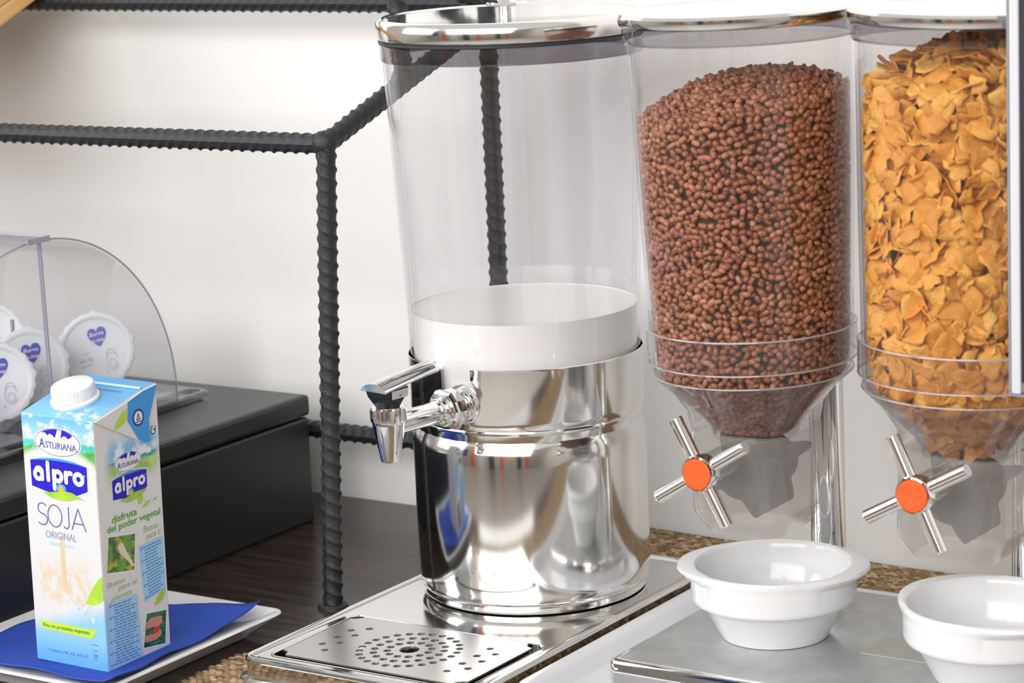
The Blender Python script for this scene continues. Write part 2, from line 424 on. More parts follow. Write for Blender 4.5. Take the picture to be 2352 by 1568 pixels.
# ------------------------------------------------------------------ setting
YW = 0.222
link('wall_back', box(-2.6, 2.6, YW, YW+0.12, -0.95, 2.45), 'wall_paint', smooth=False, kind='structure')
ct = empty('buffet_counter', (0, 0, 0), label='dark wooden buffet counter that everything stands on', cat='counter')
link('counter_top', box(-2.2, 2.2, -0.43, YW-0.0005, -0.04, 0, 0.003), 'dark_wood', ct, smooth=False)
link('counter_front', box(-2.15, 2.15, -0.41, YW-0.02, -0.9, -0.0402), 'black_box', ct, smooth=False)
link('floor', box(-3.6, 3.6, -4.6, YW+0.1, -0.98, -0.9), simple('floor_tile', (0.40, 0.38, 0.355), 0.35).name, smooth=False, kind='structure')
link('wall_front', box(-3.6, 3.6, -4.72, -4.6, -0.95, 2.45), simple('far_wall', (0.48, 0.46, 0.43), 0.6).name, smooth=False, kind='structure')
link('wall_left', box(-3.72, -3.6, -4.6, YW, -0.95, 2.45), simple('side_wall', (0.52, 0.49, 0.45), 0.6).name, smooth=False, kind='structure')
link('wall_right', box(3.6, 3.72, -4.6, YW, -0.95, 2.45), 'side_wall', smooth=False, kind='structure')
simple('orange_paint', (0.80, 0.13, 0.03), 0.5); simple('dark_paint', (0.035, 0.037, 0.042), 0.5); simple('blue_paint', (0.03, 0.06, 0.28), 0.5); simple('pale_paint', (0.72, 0.69, 0.64), 0.5); simple('peach_paint', (0.72, 0.42, 0.28), 0.5)
for i, (x0, x1, z0, z1, m) in enumerate(((-2.2, -1.85, -0.9, 2.1, 'orange_paint'), (-1.5, -0.9, -0.9, 2.0, 'pale_paint'), (-0.55, -0.1, -0.9, 2.2, 'dark_paint'), (0.35, 0.62, -0.9, 2.1, 'orange_paint'), (0.85, 1.5, -0.3, 1.5, 'peach_paint'), (1.75, 2.1, -0.9, 2.1, 'dark_paint'), (2.5, 2.8, -0.9, 2.1, 'orange_paint'), (-3.1, -2.6, 0.1, 1.6, 'blue_paint'))):  # unseen colour panels added behind the camera for the steel to reflect
    link('reflection_panel_%d' % (i+1), box(x0, x1, -4.6, -4.56, z0, z1), m, smooth=False, kind='structure')

# ------------------------------------------------------------------ woven mat
def mat_z(x, y):   # the far edge is pushed up a little against the wall
    y1 = YW-0.003; t = np.clip((y-(y1-0.05))/0.05, 0, 1); return t*t*np.clip(0.007-(x+0.02)*0.025, 0.0008, 0.0075)
def off(me, v):
    me.transform(Matrix.Translation(Vector(v))); return me
def weave(x0, x1, y0, y1, o):
    px, py = 0.0070, 0.0040
    nx, ny = int((x1-x0)/px), int((y1-y0)/py)
    a = np.linspace(-1, 1, 5); b = np.linspace(-1, 1, 4)
    A, B = np.meshgrid(a, b, indexing='ij'); A = A.ravel(); B = B.ravel()
    T = np.array([(i*4+j, (i+1)*4+j, (i+1)*4+j+1, i*4+j+1) for i in range(4) for j in range(3)])
    I, J = np.meshgrid(np.arange(nx), np.arange(ny), indexing='ij'); I = I.ravel(); J = J.ravel(); n = len(I)
    cx = x0+(I+0.5+0.5*(J % 2))*px + rng.normal(0, 0.0005, n); cy = y0+(J+0.5)*py + rng.normal(0, 0.0003, n)
    ok = (cx < x1-0.003) & (cx > x0+0.003); cx, cy = cx[ok], cy[ok]; n = len(cx)
    sk = rng.normal(0.25, 0.12, n); L = px*0.52*(1+rng.normal(0, 0.08, n)); w = py*0.46
    X = cx[:, None]+L[:, None]*A[None]; Y = cy[:, None]+w*B[None]+sk[:, None]*L[:, None]*A[None]*0.5
    Z = 0.0004+0.0022*np.sqrt(np.clip(1-(A*0.97)**2, 0, 1))[None]*np.sqrt(np.clip(1-(B*0.92)**2, 0, 1))[None]+mat_z(X, Y)
    V = np.stack([X-o[0], Y-o[1], Z], -1).reshape(-1, 3)
    TT = (T[None]+(np.arange(n)*20)[:, None, None]).reshape(-1, 4)
    return fastmesh('weave', V, TT, np.repeat(rng.random(n), 20))
for x0, x1, y0, y1, lab in ((-0.146, 0.95, -0.36, -0.207, 'straw coloured woven mat poking out under the front of the drip tray'), (-0.060, 0.95, -0.2065, YW-0.003, 'brown woven mat under the cereal dispenser reaching back to the wall')):
    o_ = ((x0+x1)/2, (y0+y1)/2)
    mt = empty('woven_mat', (o_[0], o_[1], 0), label=lab, cat='mat', group='woven mats on the counter')
    xs = np.linspace(x0, x1, 40); ys = np.linspace(y0, y1, 80)
    V = [(x-o_[0], y-o_[1], 0.0008+float(mat_z(np.array(x), np.array(y)))) for y in ys for x in xs]
    F = [(j*40+i, j*40+i+1, (j+1)*40+i+1, (j+1)*40+i) for j in range(79) for i in range(39)]
    link('backing', mesh('b', V, F), 'straw_base', mt)
    link('weave', weave(x0, x1, y0, y1, o_), 'straw', mt, kind='stuff')

# ------------------------------------------------------------------ rebar rack
rk = empty('rebar_rack', (-0.15, -0.078, 0), label='black rack welded from ribbed steel rebar along the wall', cat='rack')
def rk_bar(name, p0, p1, **k):
    o = Vector((0.15, 0.078, 0)); return link(name, rebar(Vector(p0)+o, Vector(p1)+o, **k), 'black_iron', rk)
YR = 0.165
rk_bar('post', (-0.1527, -0.0775, 0), (-0.1405, -0.065, 0.390))
rk_bar('post', (-0.136, YR, 0), (-0.1345, YR, 0.485))
rk_bar('rail', (-1.0, -0.066, 0.3850), (-0.141, -0.065, 0.3870))
rk_bar('rail', (-1.0, YR, 0.4825), (-0.1345, YR, 0.480))
rk_bar('rail', (-1.0, YR, 0.0815), (-0.136, YR, 0.0795))
rk_bar('brace', (-0.141, -0.066, 0.387), (-0.136, YR, 0.468))
rk_bar('upright', (-0.141, 0.046, 0.424), (-0.1445, 0.044, 0.565))
rk_bar('brace', (-0.136, YR, 0.474), (-0.1435, 0.040, 0.548))
rk_bar('rail', (-1.0, YR, 0.572), (-0.1345, YR, 0.572))
rk_bar('post', (-0.1345, YR, 0.480), (-0.1345, YR, 0.58))
rk_bar('post', (-0.96, -0.066, 0.0), (-0.96, -0.066, 0.487))
rk_bar('post', (-0.96, YR, 0.0), (-0.96, YR, 0.58))
link('foot_plate', off(lathe([(0.0001, 0.004), (0.011, 0.004), (0.0125, 0.0025), (0.013, 0)], 32), (-0.0027, 0.0005, 0)), 'black_iron', rk)
link('foot_plate', off(lathe([(0.0001, 0.004), (0.011, 0.004), (0.0125, 0.0025), (0.013, 0)], 32), (0.014, 0.243, 0)), 'black_iron', rk)
for p in ((-0.141, -0.065, 0.388), (-0.1345, YR, 0.478), (-0.141, 0.046, 0.427)):
    bm = bmesh.new(); bmesh.ops.create_icosphere(bm, subdivisions=2, radius=0.0105)
    for v in bm.verts: v.co *= 1+0.12*math.sin(v.co.x*900)*math.cos(v.co.z*800)
    me = bpy.data.meshes.new('weld'); bm.to_mesh(me); bm.free()
    link('weld', off(me, Vector(p)+Vector((0.15, 0.078, 0))), 'black_iron', rk)

# slanted wooden tray board on the rack
sl = math.atan(0.417)
wt = empty('wooden_tray', (-0.80, 0.05, 0.4445), (sl, 0, 0), label='light pine tray lying sloped on the black rebar rack', cat='tray')
link('panel', box(-0.15, 0.15, -0.26, 0.155, 0.0, 0.016, 0.002), 'pine_wood', wt, smooth=False)
for x0 in (-0.15, 0.138): link('side_rim', box(x0, x0+0.012, -0.26, 0.155, 0.0162, 0.055, 0.002), 'pine_wood', wt, smooth=False)
for y0 in (-0.26, 0.143): link('end_rim', box(-0.1375, 0.1375, y0, y0+0.012, 0.0162, 0.055, 0.002), 'pine_wood', wt, smooth=False)

# ------------------------------------------------------------------ black box with the dome display
bb = empty('black_display_box', (-0.62, -0.11, 0), label='matt black wooden box carrying the clear dome of tubs', cat='box')
o_ = (0.62, 0.11, 0)
link('body', off(box(-0.92, -0.3355, -0.37, 0.1355, 0.0, 0.1005, 0.003), o_), 'black_box', bb, smooth=False)
link('lid_board', off(box(-0.922, -0.334, -0.372, 0.137, 0.1015, 0.1215, 0.004), o_), 'black_box', bb, smooth=False)
dm = empty('dome_display', (-0.60, -0.084, 0.1215), label='clear acrylic display with a half round cover over tubs', cat='display case')
DX = -0.60; DY = -0.084; DZ = 0.1215
def dmo(me): return off(me, (-DX, -DY, -DZ))
tr = loft([[(x, y, z) for x, y, z in L] for L in rloops(-0.80, -0.406, -0.265, 0.084, 0.012, [(0.004, 0.1215), (0.0, 0.124), (0.0, 0.1295), (0.002, 0.1315), (0.006, 0.1315), (0.010, 0.127)])], True, True)
link('tray', dmo(tr), 'acrylic_tint', dm)
link('insert', dmo(box(-0.79, -0.418, -0.252, 0.070, 0.1275, 0.1345, 0.002)), 'acrylic_tint', dm, smooth=False)
DR = 0.1665; DCX = -0.449; DCZ = 0.1290
def halfdisc(x0, x1, r, n=48):
    out = [(DY+r*math.cos(PI*i/n), DCZ+r*math.sin(PI*i/n)) for i in range(n+1)]
    m_ = len(out); V = [(x0, y, z) for y, z in out]+[(x1, y, z) for y, z in out]
    F = [tuple(range(m_)), tuple(range(2*m_-1, m_-1, -1))]
    return mesh('hd', V, F)
link('end_panel', dmo(halfdisc(DCX-0.0015, DCX+0.0015, DR)), 'acrylic_tint', dm, smooth=False)
link('panel_edge', dmo(tube([(DCX, DY+DR*math.cos(PI*i/60), DCZ+DR*math.sin(PI*i/60)) for i in range(61)], 0.0008, 8)), 'acrylic_edge', dm)
V = []; n = 48
for x in (-0.79, DCX-0.002):
    for i in range(n+1): V.append((x, DY+(DR-0.002)*math.cos(PI*i/n), DCZ+(DR-0.002)*math.sin(PI*i/n)))
link('curved_cover', dmo(mesh('cc', V, [(i, i+1, n+2+i, n+1+i) for i in range(n)])), 'acrylic', dm)
link('seam', dmo(box(DCX-0.001, DCX+0.0028, DY-0.0008, DY+0.0008, 0.130, DCZ+DR)), 'acrylic_edge', dm, smooth=False)
link('divider', dmo(box(-0.520, -0.517, -0.055, -0.053, 0.1345, 0.215)), 'acrylic_edge', dm, smooth=False)
link('top_bar', dmo(box(-0.79, -0.444, DY-0.020, DY+0.006, DCZ+DR-0.001, DCZ+DR+0.003)), 'acrylic_tint', dm, smooth=False)
link('bar_edge', dmo(box(-0.79, -0.4435, DY+0.0062, DY+0.008, DCZ+DR-0.001, DCZ+DR+0.004)), 'acrylic_edge', dm, smooth=False)
link('bar_edge', dmo(box(-0.4435, -0.4420, DY-0.020, DY+0.008, DCZ+DR-0.001, DCZ+DR+0.004)), 'acrylic_edge', dm, smooth=False)

# cheese tubs lying in the dome, lids towards the room
def heart(cx, cy, s):
    half = [(0.0, 0.62), (0.14, 0.86), (0.36, 1.0), (0.62, 1.0), (0.84, 0.86), (0.97, 0.60), (0.98, 0.28), (0.86, -0.06), (0.62, -0.42), (0.32, -0.74), (0.0, -1.02)]
    return [(cx+s*x, cy+s*y) for x, y in half]+[(cx-s*x, cy+s*y) for x, y in reversed(half[1:-1])]
def flat(VF, z, k=1.0): return [(x*k, y*k, z) for x, y in VF[0]], VF[1]
tub_body = lathe([(0.0001, -0.046), (0.024, -0.046), (0.0265, -0.044), (0.0315, -0.004), (0.0320, -0.001), (0.0340, 0.0)], 64)
tub_lid = lathe([(0.0345, -0.0012), (0.0352, 0.0), (0.0345, 0.0010), (0.0320, 0.0016), (0.0300, 0.0012), (0.0288, 0.0002), (0.0280, 0.0), (0.0001, 0.0)], 96,
                rfun=lambda r, z, a, j: r+(0.0016*max(0, math.sin(a*5+1.0))**6*(1 if j < 4 else 0))+(0.0006*math.sin(a*23)*(1 if j < 3 else 0)))
hm = mesh('h', *flat(poly2d(heart(0.004, 0.0115, 0.0088)), 0.0004))
ht = join2d(fit2d(text2d('Burgo', 0.02, 0.15), -0.0030, 0.0105, 0.0118, 0.0165), fit2d(text2d('de Arias', 0.02, 0.15), -0.0025, 0.0105, 0.0068, 0.0103))
htm = mesh('ht', *flat(ht, 0.0006))
ft = join2d(fit2d(text2d('mat. fat', 0.01, 0.3), -0.0185, -0.0045, -0.0085, -0.0045), strokes2d([[(-0.018, -0.0125), (-0.006, -0.0115)], [(-0.013, -0.0010), (-0.007, -0.0006)]], 0.0008))
ftm = mesh('ft', *flat(ft, 0.0004))
cow = strokes2d([arc(0.012, -0.013, 0.0055, 0.008, 20, 330), arc(0.012, -0.015, 0.0030, 0.004, 0, 360), [(0.0075, -0.0065), (0.0095, -0.0025), (0.014, -0.0020), (0.0165, -0.007)], [(0.0065, -0.021), (0.0045, -0.0235)]], 0.0006)
cowm = mesh('cow', *flat(cow, 0.0004))
TUBS = [((-0.4880, 0.0200, 0.1745), (0.58, -0.78, 0.24), 12, 'white cheese tub with blue heart lid against the back of the dome'),
        ((-0.4990, -0.0560, 0.1735), (0.72, -0.60, 0.30), 6, 'white cheese tub behind the seam of the dome, heart half hidden'),
        ((-0.4830, -0.1160, 0.1730), (0.62, -0.72, 0.30), 4, 'white cheese tub standing in front of the other lids in the dome'),
        ((-0.6250, 0.0180, 0.1760), (0.62, -0.74, 0.28), 8, 'white cheese tub deepest in the dome behind the others')]
first = None
for loc, nrm, spin, lab in TUBS:
    if first is None:
        t = empty('cheese_tub'); first = t
        link('cup', tub_body, 'tub_white', t); link('lid', tub_lid, 'tub_white', t)
        link('heart_logo', hm, 'heart_blue', t, smooth=False); link('logo_lettering', htm, 'p_white', t, smooth=False)
        link('small_print', ftm, 'faint_blue', t, smooth=False); link('line_drawing', cowm, 'faint_blue', t, smooth=False)
    else:
        t = first.copy(); C.objects.link(t)
        for ch in list(first.children):
            c = ch.copy(); C.objects.link(c); c.parent = t
    zz = Vector(nrm).normalized(); xx = Vector((0, 0, 1)).cross(zz).normalized(); yy = zz.cross(xx)
    M = Matrix((xx, yy, zz)).transposed() @ Matrix.Rotation(R(spin), 3, 'Z')
    t.matrix_world = Matrix.Translation(loc) @ M.to_4x4()
    setp(t, label=lab, cat='tub', group='cheese tubs in the dome')
t = first.copy(); C.objects.link(t)
for ch in list(first.children):
    c = ch.copy(); C.objects.link(c); c.parent = t
t.matrix_world = Matrix.Translation((-0.492, -0.200, 0.1345+0.0462)) @ Matrix.Rotation(R(60), 4, 'Z')
setp(t, label='white cheese tub standing upright at the front of the dome', cat='tub', group='cheese tubs in the dome')

# ------------------------------------------------------------------ milk dispenser
# its steel drip tray
ty = empty('drip_tray', (0.006, -0.08, 0.003), label='polished steel tray with rounded rim under the milk dispenser', cat='tray')
TO = (-0.006, 0.08, -0.003)
TX0, TX1, TY0, TY1 = -0.1005, 0.1125, -0.2640, 0.1080
TR = (0.013, 0.013, 0.050, 0.050)
body = loft(rloops(TX0, TX1, TY0, TY1, TR, [(0.012, 0.003), (-0.0035, 0.0034), (-0.0045, 0.0046), (-0.0035, 0.0058), (0.0008, 0.0068), (0.0012, 0.009), (0.0012, 0.0165), (0.0002, 0.0185), (0.0006, 0.0205), (0.0022, 0.0218), (0.0046, 0.0220), (0.0066, 0.0210), (0.0084, 0.0198), (0.0105, 0.0197)], 8), True, False)
link('tray_rim', off(body, TO), 'steel', ty)
RX0, RX1, RY0, RY1 = -0.0830, 0.0965, -0.2470, -0.1370   # recess
deck = curve_plate(rrect(TX0+0.0105, TX1-0.0105, TY0+0.0105, TY1-0.0105, (0.004, 0.004, 0.040, 0.040), 8), [rrect(RX0, RX1, RY0, RY1, 0.006, 5)], 0.0185, 0.0197)
link('deck', off(deck, TO), 'steel_tray', ty, smooth=False)
rec = loft([[(x, y, z) for x, y in rrect(RX0-i, RX1+i, RY0-i, RY1+i, 0.006, 5)] for i, z in ((0.0012, 0.0200), (0.0004, 0.0203), (-0.0006, 0.0198), (-0.0010, 0.0120), (-0.0010, 0.0060))], False, True)
link('recess', off(rec, TO), 'steel_tray', ty)
gx0, gx1, gy0, gy1 = -0.0790, 0.0925, -0.2435, -0.1405
gcx, gcy = (gx0+gx1)/2, (gy0+gy1)/2
def notch_outline():
    pts = []; r = 0.0085
    for (cx, cy, a0) in ((gx0, gy0, 90), (gx1, gy0, 180), (gx1, gy1, 270), (gx0, gy1, 360)):
        for i in range(7): a = R(a0-90*i/6); pts.append((cx+r*math.cos(a), cy+r*math.sin(a)))
    return pts
def hole(cx, cy, r, n=18): return [(cx+r*math.cos(2*PI*i/n), cy+r*math.sin(2*PI*i/n)) for i in range(n)]
H = [hole(gcx+0.003, gcy-0.001, 0.0078, 28)]
for rr, n_, ph in ((0.0170, 12, 0.1), (0.0275, 18, 0.0), (0.0385, 26, 0.07)):
    for i in range(n_):
        a = 2*PI*(i+ph)/n_; H.append(hole(gcx+0.003+rr*math.cos(a), gcy-0.001+rr*math.sin(a), 0.0031))
for sx in (-1, 1):
    for (dx, dy) in ((0.064, -0.016), (0.064, 0.0), (0.064, 0.016), (0.053, -0.026), (0.0535, -0.009), (0.0535, 0.008), (0.053, 0.024)):
        H.append(hole(gcx+0.001+sx*(dx+0.004), gcy+dy*1.15, 0.0030))
gp = curve_plate(notch_outline(), H, 0.0196, 0.0212)
gr = empty('drip_grate', (gcx, gcy, 0.0062), label='flat steel drip grate with rings of drain holes under the tap', cat='grate')
GO = (-gcx, -gcy, -0.0062)
link('plate', off(gp, GO), 'steel_brushed', gr, smooth=False)
for (x0, x1, y0, y1) in ((gx0+0.010, gx1-0.010, gy0, gy0+0.0010), (gx0+0.010, gx1-0.010, gy1-0.0010, gy1), (gx0, gx0+0.0010, gy0+0.010, gy1-0.010), (gx1-0.0010, gx1, gy0+0.010, gy1-0.010)):
    link('skirt', off(box(x0, x1, y0, y1, 0.0062, 0.0198), GO), 'steel_tray', gr, smooth=False)

md = empty('milk_dispenser', (0, 0, 0.0198), label='polished steel and clear plastic milk dispenser with lever tap', cat='milk dispenser')
MO = (0, 0, -0.0198)
NA0, NA1 = -102, -84     # slot in the collar behind the tap
SEG = 240
prof = [(0.0001, 0.0200), (0.0890, 0.0200), (0.0912, 0.0208), (0.0918, 0.0225), (0.0910, 0.0240), (0.0905, 0.0250), (0.0928, 0.0270), (0.0938, 0.0290), (0.0935, 0.0305), (0.0944, 0.0345), (0.0948, 0.0420), (0.0950, 0.0600), (0.0950, 0.1400), (0.0948, 0.1480), (0.0940, 0.1530), (0.0922, 0.1580), (0.0912, 0.1600), (0.0908, 0.1625), (0.0918, 0.1650), (0.0932, 0.1662), (0.0936, 0.1680), (0.0930, 0.1695), (0.0938, 0.1715), (0.0950, 0.1760), (0.0953, 0.2170), (0.0955, 0.2186), (0.0950, 0.2190), (0.0944, 0.2184), (0.0942, 0.1750), (0.0905, 0.1560), (0.0800, 0.1500), (0.0001, 0.1500)]
def keep_body(j, i):
    a = (i+0.5)*360/SEG; a = a-360 if a > 180 else a
    z = min(prof[j][1], prof[j+1][1]); zz = max(prof[j][1], prof[j+1][1])
    return not (NA0 < a < NA1 and z >= 0.1745 and prof[j][0] > 0.09)
link('steel_body', off(lathe(prof, SEG, keep=keep_body), MO), 'steel', md)
# clear jar: outer and inner wall
jar_out = [(0.0910, 0.1560), (0.0928, 0.2000), (0.0942, 0.2560), (0.0990, 0.3600), (0.1030, 0.4555)]
jar_in = [(r-0.0026, z) for r, z in jar_out]
def dense(pr, n=6):
    out = []
    for a, b in zip(pr[:-1], pr[1:]):
        for i in range(n): out.append((a[0]+(b[0]-a[0])*i/n, a[1]+(b[1]-a[1])*i/n))
    return out+[pr[-1]]
link('jar', off(lathe(dense(jar_out)+list(reversed(dense(jar_in))), 128), MO), 'acrylic', md)
link('jar_rim', off(lathe([(0.1010, 0.4545), (0.1048, 0.4550), (0.1052, 0.4570), (0.1052, 0.4670), (0.1040, 0.4682), (0.1015, 0.4682), (0.1008, 0.4670), (0.1004, 0.4550)], 128), MO), 'acrylic_rim', md)
link('gasket', off(lathe([(0.1000, 0.4683), (0.1050, 0.4683), (0.1056, 0.4692), (0.1056, 0.4702), (0.1048, 0.4708), (0.1000, 0.4708)], 128), MO), 'rubber', md)
lid = link('lid', off(lathe([(0.1030, 0.4709), (0.1052, 0.4712), (0.1066, 0.4725), (0.1072, 0.4750), (0.1074, 0.4800), (0.1068, 0.4842), (0.1050, 0.4868), (0.1032, 0.4876), (0.1018, 0.4874), (0.1006, 0.4864), (0.0990, 0.4862), (0.0001, 0.4868)], 160), MO), 'steel', md)
link('knob_stem', off(tube([(-0.006, 0.004, 0.4866), (-0.006, 0.004, 0.490), (-0.006, 0.004, 0.494)], [0.0068, 0.0062, 0.0062], 28), MO), 'chrome', lid)
link('knob', off(lathe([(0.0001, 0.4925), (0.0140, 0.4925), (0.0158, 0.4932), (0.0163, 0.4945), (0.0158, 0.4958), (0.0080, 0.4968), (0.0066, 0.499), (0.0064, 0.515), (0.0100, 0.522), (0.0001, 0.524)], 48), (MO[0]-0.006, 0.004, MO[2])), 'chrome', lid)
mk = lathe(dense([(0.0001, 0.1522), (0.0860, 0.1522), (0.0885, 0.1565), (0.0898, 0.2000), (0.0912, 0.2530), (0.0914, 0.2538), (0.0909, 0.2534), (0.0850, 0.2530), (0.0001, 0.2530)], 2), 128)
link('milk', off(mk, (0, 0, -0.1522)), 'milk', label='white milk filling the lower part of the clear dispenser jar', cat='milk').location = (0, 0, 0.1522)

# tap
az = R(-97.5); td = Vector((math.cos(az), math.sin(az), 0)); tn = Vector((-math.sin(az), math.cos(az), 0))
T0 = Vector((0.0010, -0.0920, 0.1905))
TM = Matrix(((td.x, tn.x, 0, T0.x), (td.y, tn.y, 0, T0.y), (0, 0, 1, T0.z-0.0198), (0, 0, 0, 1)))   # x = outwards along the pipe
tap = bpy.data.objects.new('tap', None); C.objects.link(tap); tap.parent = md; tap.matrix_local = TM; tap.empty_display_size = 0.01
def xl(prof_, seg=48):   # lathe about the pipe axis
    me = lathe([(r, z) for z, r in prof_], seg); me.transform(Matrix(((0, 0, 1, 0), (0, 1, 0, 0), (-1, 0, 0, 0), (0, 0, 0, 1)))); return me
link('flange', xl([(-0.004, 0.0001), (-0.004, 0.0150), (-0.001, 0.0165), (0.0015, 0.0165), (0.003, 0.0155), (0.003, 0.0001)]), 'chrome', tap)
link('collar_nut', xl([(0.003, 0.0115), (0.005, 0.0130), (0.009, 0.0135), (0.0095, 0.0118), (0.0115, 0.0118), (0.0125, 0.0118)]), 'chrome', tap)
hexn = []
for x_, r_ in ((0.0125, 0.0132), (0.0140, 0.0156), (0.0225, 0.0158), (0.0245, 0.0150), (0.0252, 0.0135)):
    hexn.append([(x_, r_*(1.06 if i % 2 == 0 else 1.0)*math.cos(2*PI*i/12), r_*(1.06 if i % 2 == 0 else 1.0)*math.sin(2*PI*i/12)) for i in range(12)])
link('hex_nut', loft(hexn), 'chrome', tap, smooth=False)
link('ring', xl([(0.0252, 0.0125), (0.0265, 0.0128), (0.0275, 0.0118), (0.0275, 0.0095), (0.0290, 0.0100), (0.0310, 0.0104), (0.0328, 0.0096), (0.0330, 0.0080)]), 'chrome', tap)
link('pipe', xl([(0.0325, 0.0082), (0.0340, 0.0088), (0.0400, 0.0088), (0.0830, 0.0084), (0.0850, 0.0001)]), 'chrome', tap)
SX = 0.0850
sp = lathe([(0.0001, -0.0275), (0.0062, -0.0275), (0.0072, -0.0271), (0.0076, -0.0260), (0.0125, 0.0020), (0.0130, 0.0040), (0.0138, 0.0050), (0.0140, 0.0120), (0.0138, 0.0145), (0.0125, 0.0155), (0.0100, 0.0148), (0.0001, 0.0148)], 64)
link('spout', off(sp, (SX, 0, 0)), 'chrome', tap)
blk = loft([[(SX+x, y, z) for x, y in rrect(-a, a, -b, b, 0.003, 4)] for a, b, z in ((0.0075, 0.0070, 0.0150), (0.0085, 0.0080, 0.0175), (0.0125, 0.0100, 0.0240), (0.0140, 0.0108, 0.0300))])
link('lever_block', blk, 'black_plastic', tap)
st = mesh('st', [(SX-0.0112, 0.0106, 0.0225), (SX+0.0060, 0.0106, 0.0225), (SX+0.0068, 0.0114, 0.0292), (SX-0.0120, 0.0114, 0.0292)], [(3, 2, 1, 0)])
link('sticker', st, 'grey_sticker', tap, smooth=False)
dl = strokes2d([arc(0.0, 0.0, 0.0009, 0.0011, 0, 360, 10), [(0.0009, -0.001), (0.0011, 0.0028)]], 0.0005)
link('sticker_mark', mesh('dm', [(SX-0.0028-x, 0.0110, 0.0255+y) for x, y in dl[0]], dl[1]), 'black_plastic', tap, smooth=False)
# lever: a shallow arched bar rising back towards the jar
lv = []
for i in range(17):
    s_ = i/16; x = SX+0.0150-0.0720*s_; z = 0.0302+0.0095*s_-0.0030*s_*s_
    hw = 0.0125*(1-0.12*s_)*(1 if s_ < 0.86 else math.sqrt(max(0.03, 1-((s_-0.86)/0.145)**2)))
    cr = [(-1, -0.30), (-1.04, 0.0), (-0.94, 0.34), (-0.62, 0.86), (-0.3, 1.08), (0, 1.15), (0.3, 1.08), (0.62, 0.86), (0.94, 0.34), (1.04, 0.0), (1, -0.30), (0.5, -0.2), (-0.5, -0.2)]
    lv.append([(x, hw*a, z+0.0046*b) for a, b in cr])
link('lever', loft(lv), 'chrome', tap)

# ------------------------------------------------------------------ plate, napkin, soy carton
pl = empty('square_plate', (-0.2415, -0.2600, 0.0), label='square white porcelain plate holding the napkin and carton', cat='plate')
pm = loft(rloops(-0.0995, 0.0995, -0.1095, 0.1095, 0.012, [(0.026, 0.0), (0.024, 0.0012), (0.022, 0.0045), (0.002, 0.0178), (0.0, 0.0192), (0.0006, 0.0204), (0.0024, 0.0208), (0.005, 0.0202), (0.018, 0.0158), (0.024, 0.0146), (0.040, 0.0143)], 7))
pm.transform(Matrix.Translation((0, 0, 0.0)))
link('plate_body', pm, 'porcelain', pl)
# napkin: two-ply sheet lying over the plate with lifted corners
def napkin():
    n = 46; V = []
    p00, p10, p11, p01 = Vector((-0.322, -0.352)), Vector((-0.148, -0.356)), Vector((-0.1570, -0.1690)), Vector((-0.318, -0.178))
    px0, px1, py0, py1 = -0.341, -0.142, -0.3695, -0.1505
    def base(x, y):
        d = min(x-px0, px1-x, y-py0, py1-y)      # distance in from plate edge
        t = min(max((0.022-d)/0.018, 0), 1); return 0.0150+0.0066*t
    for lay in (0.0, 0.0014):
        for j in range(n+1):
            for i in range(n+1):
                a, b = i/n, j/n
                q = p00*(1-a)*(1-b)+p10*a*(1-b)+p11*a*b+p01*(1-a)*b
                x, y = q.x, q.y
                e = min(a, 1-a, b, 1-b)
                y += 0.0035*math.sin(a*9)*(b > 0.9)*(b-0.9)*10 ; x += 0.003*math.sin(b*8+1)*(a > 0.9)*(a-0.9)*10
                z = base(x, y)+0.0012+lay
                z += 0.010*max(0, (a+b-1.62)/0.38)**1.5 + 0.0035*max(0, (b-0.82)/0.18)*(0.5+0.5*math.sin(a*11+1)) + 0.002*max(0, (0.12-e)/0.12)*(0.5+0.5*math.sin(a*14+b*17))
                V.append((x, y, z))
    m_ = (n+1)*(n+1); F = []
    for j in range(n):
        for i in range(n):
            k = j*(n+1)+i; F += [(k, k+n+1, k+n+2, k+1), (m_+k, m_+k+1, m_+k+n+2, m_+k+n+1)]
    rim = [j for j in range(n+1)]+[j*(n+1)+n for j in range(1, n+1)]+[n*(n+1)+i for i in range(n-1, -1, -1)]+[j*(n+1) for j in range(n-1, 0, -1)]
    for a, b in zip(rim, rim[1:]+rim[:1]): F.append((a, b, m_+b, m_+a))
    return mesh('napkin', V, F)
nk = napkin(); nk.transform(Matrix.Translation((0.24, 0.26, -0.0150)))
link('paper_napkin', nk, 'napkin_blue', label='royal blue paper napkin laid over the white plate', cat='napkin').location = (-0.24, -0.26, 0.0150)

CW, CD, CZF, CZB = 0.0715, 0.0745, 0.1960, 0.2105
ca = R(1.5); cF = Vector((-0.1745, -0.3283, 0.0))
cL = cF-Vector((math.cos(ca), math.sin(ca), 0))*CW
ck = empty('soy_drink_carton', (cL.x, cL.y, 0.0184), label='blue and white soy drink carton with white screw cap standing on the napkin', cat='carton')
ck.rotation_euler = (0, R(1.25), ca)
ZB = 0.0  # local base
ymid, zmid = 0.056, 0.2090
Vc = [(0, 0, 0), (CW, 0, 0), (CW, CD, 0), (0, CD, 0), (0, 0, CZF), (CW, 0, CZF), (CW, ymid, zmid), (0, ymid, zmid), (CW, CD, CZB), (0, CD, CZB)]
Fc = [(0, 1, 5, 4), (1, 2, 8, 6, 5), (4, 5, 6, 7), (7, 6, 8, 9), (2, 3, 9, 8), (3, 0, 4, 7, 9), (3, 2, 1, 0)]
me = mesh('carton', Vc, Fc)
for nm in ('carton_front', 'carton_side', 'carton_top', 'carton_white'): me.materials.append(MAT[nm])
for p_, mi in zip(me.polygons, (0, 1, 2, 2, 3, 3, 3)): p_.material_index = mi
uvl = me.uv_layers.new(name='UVMap')
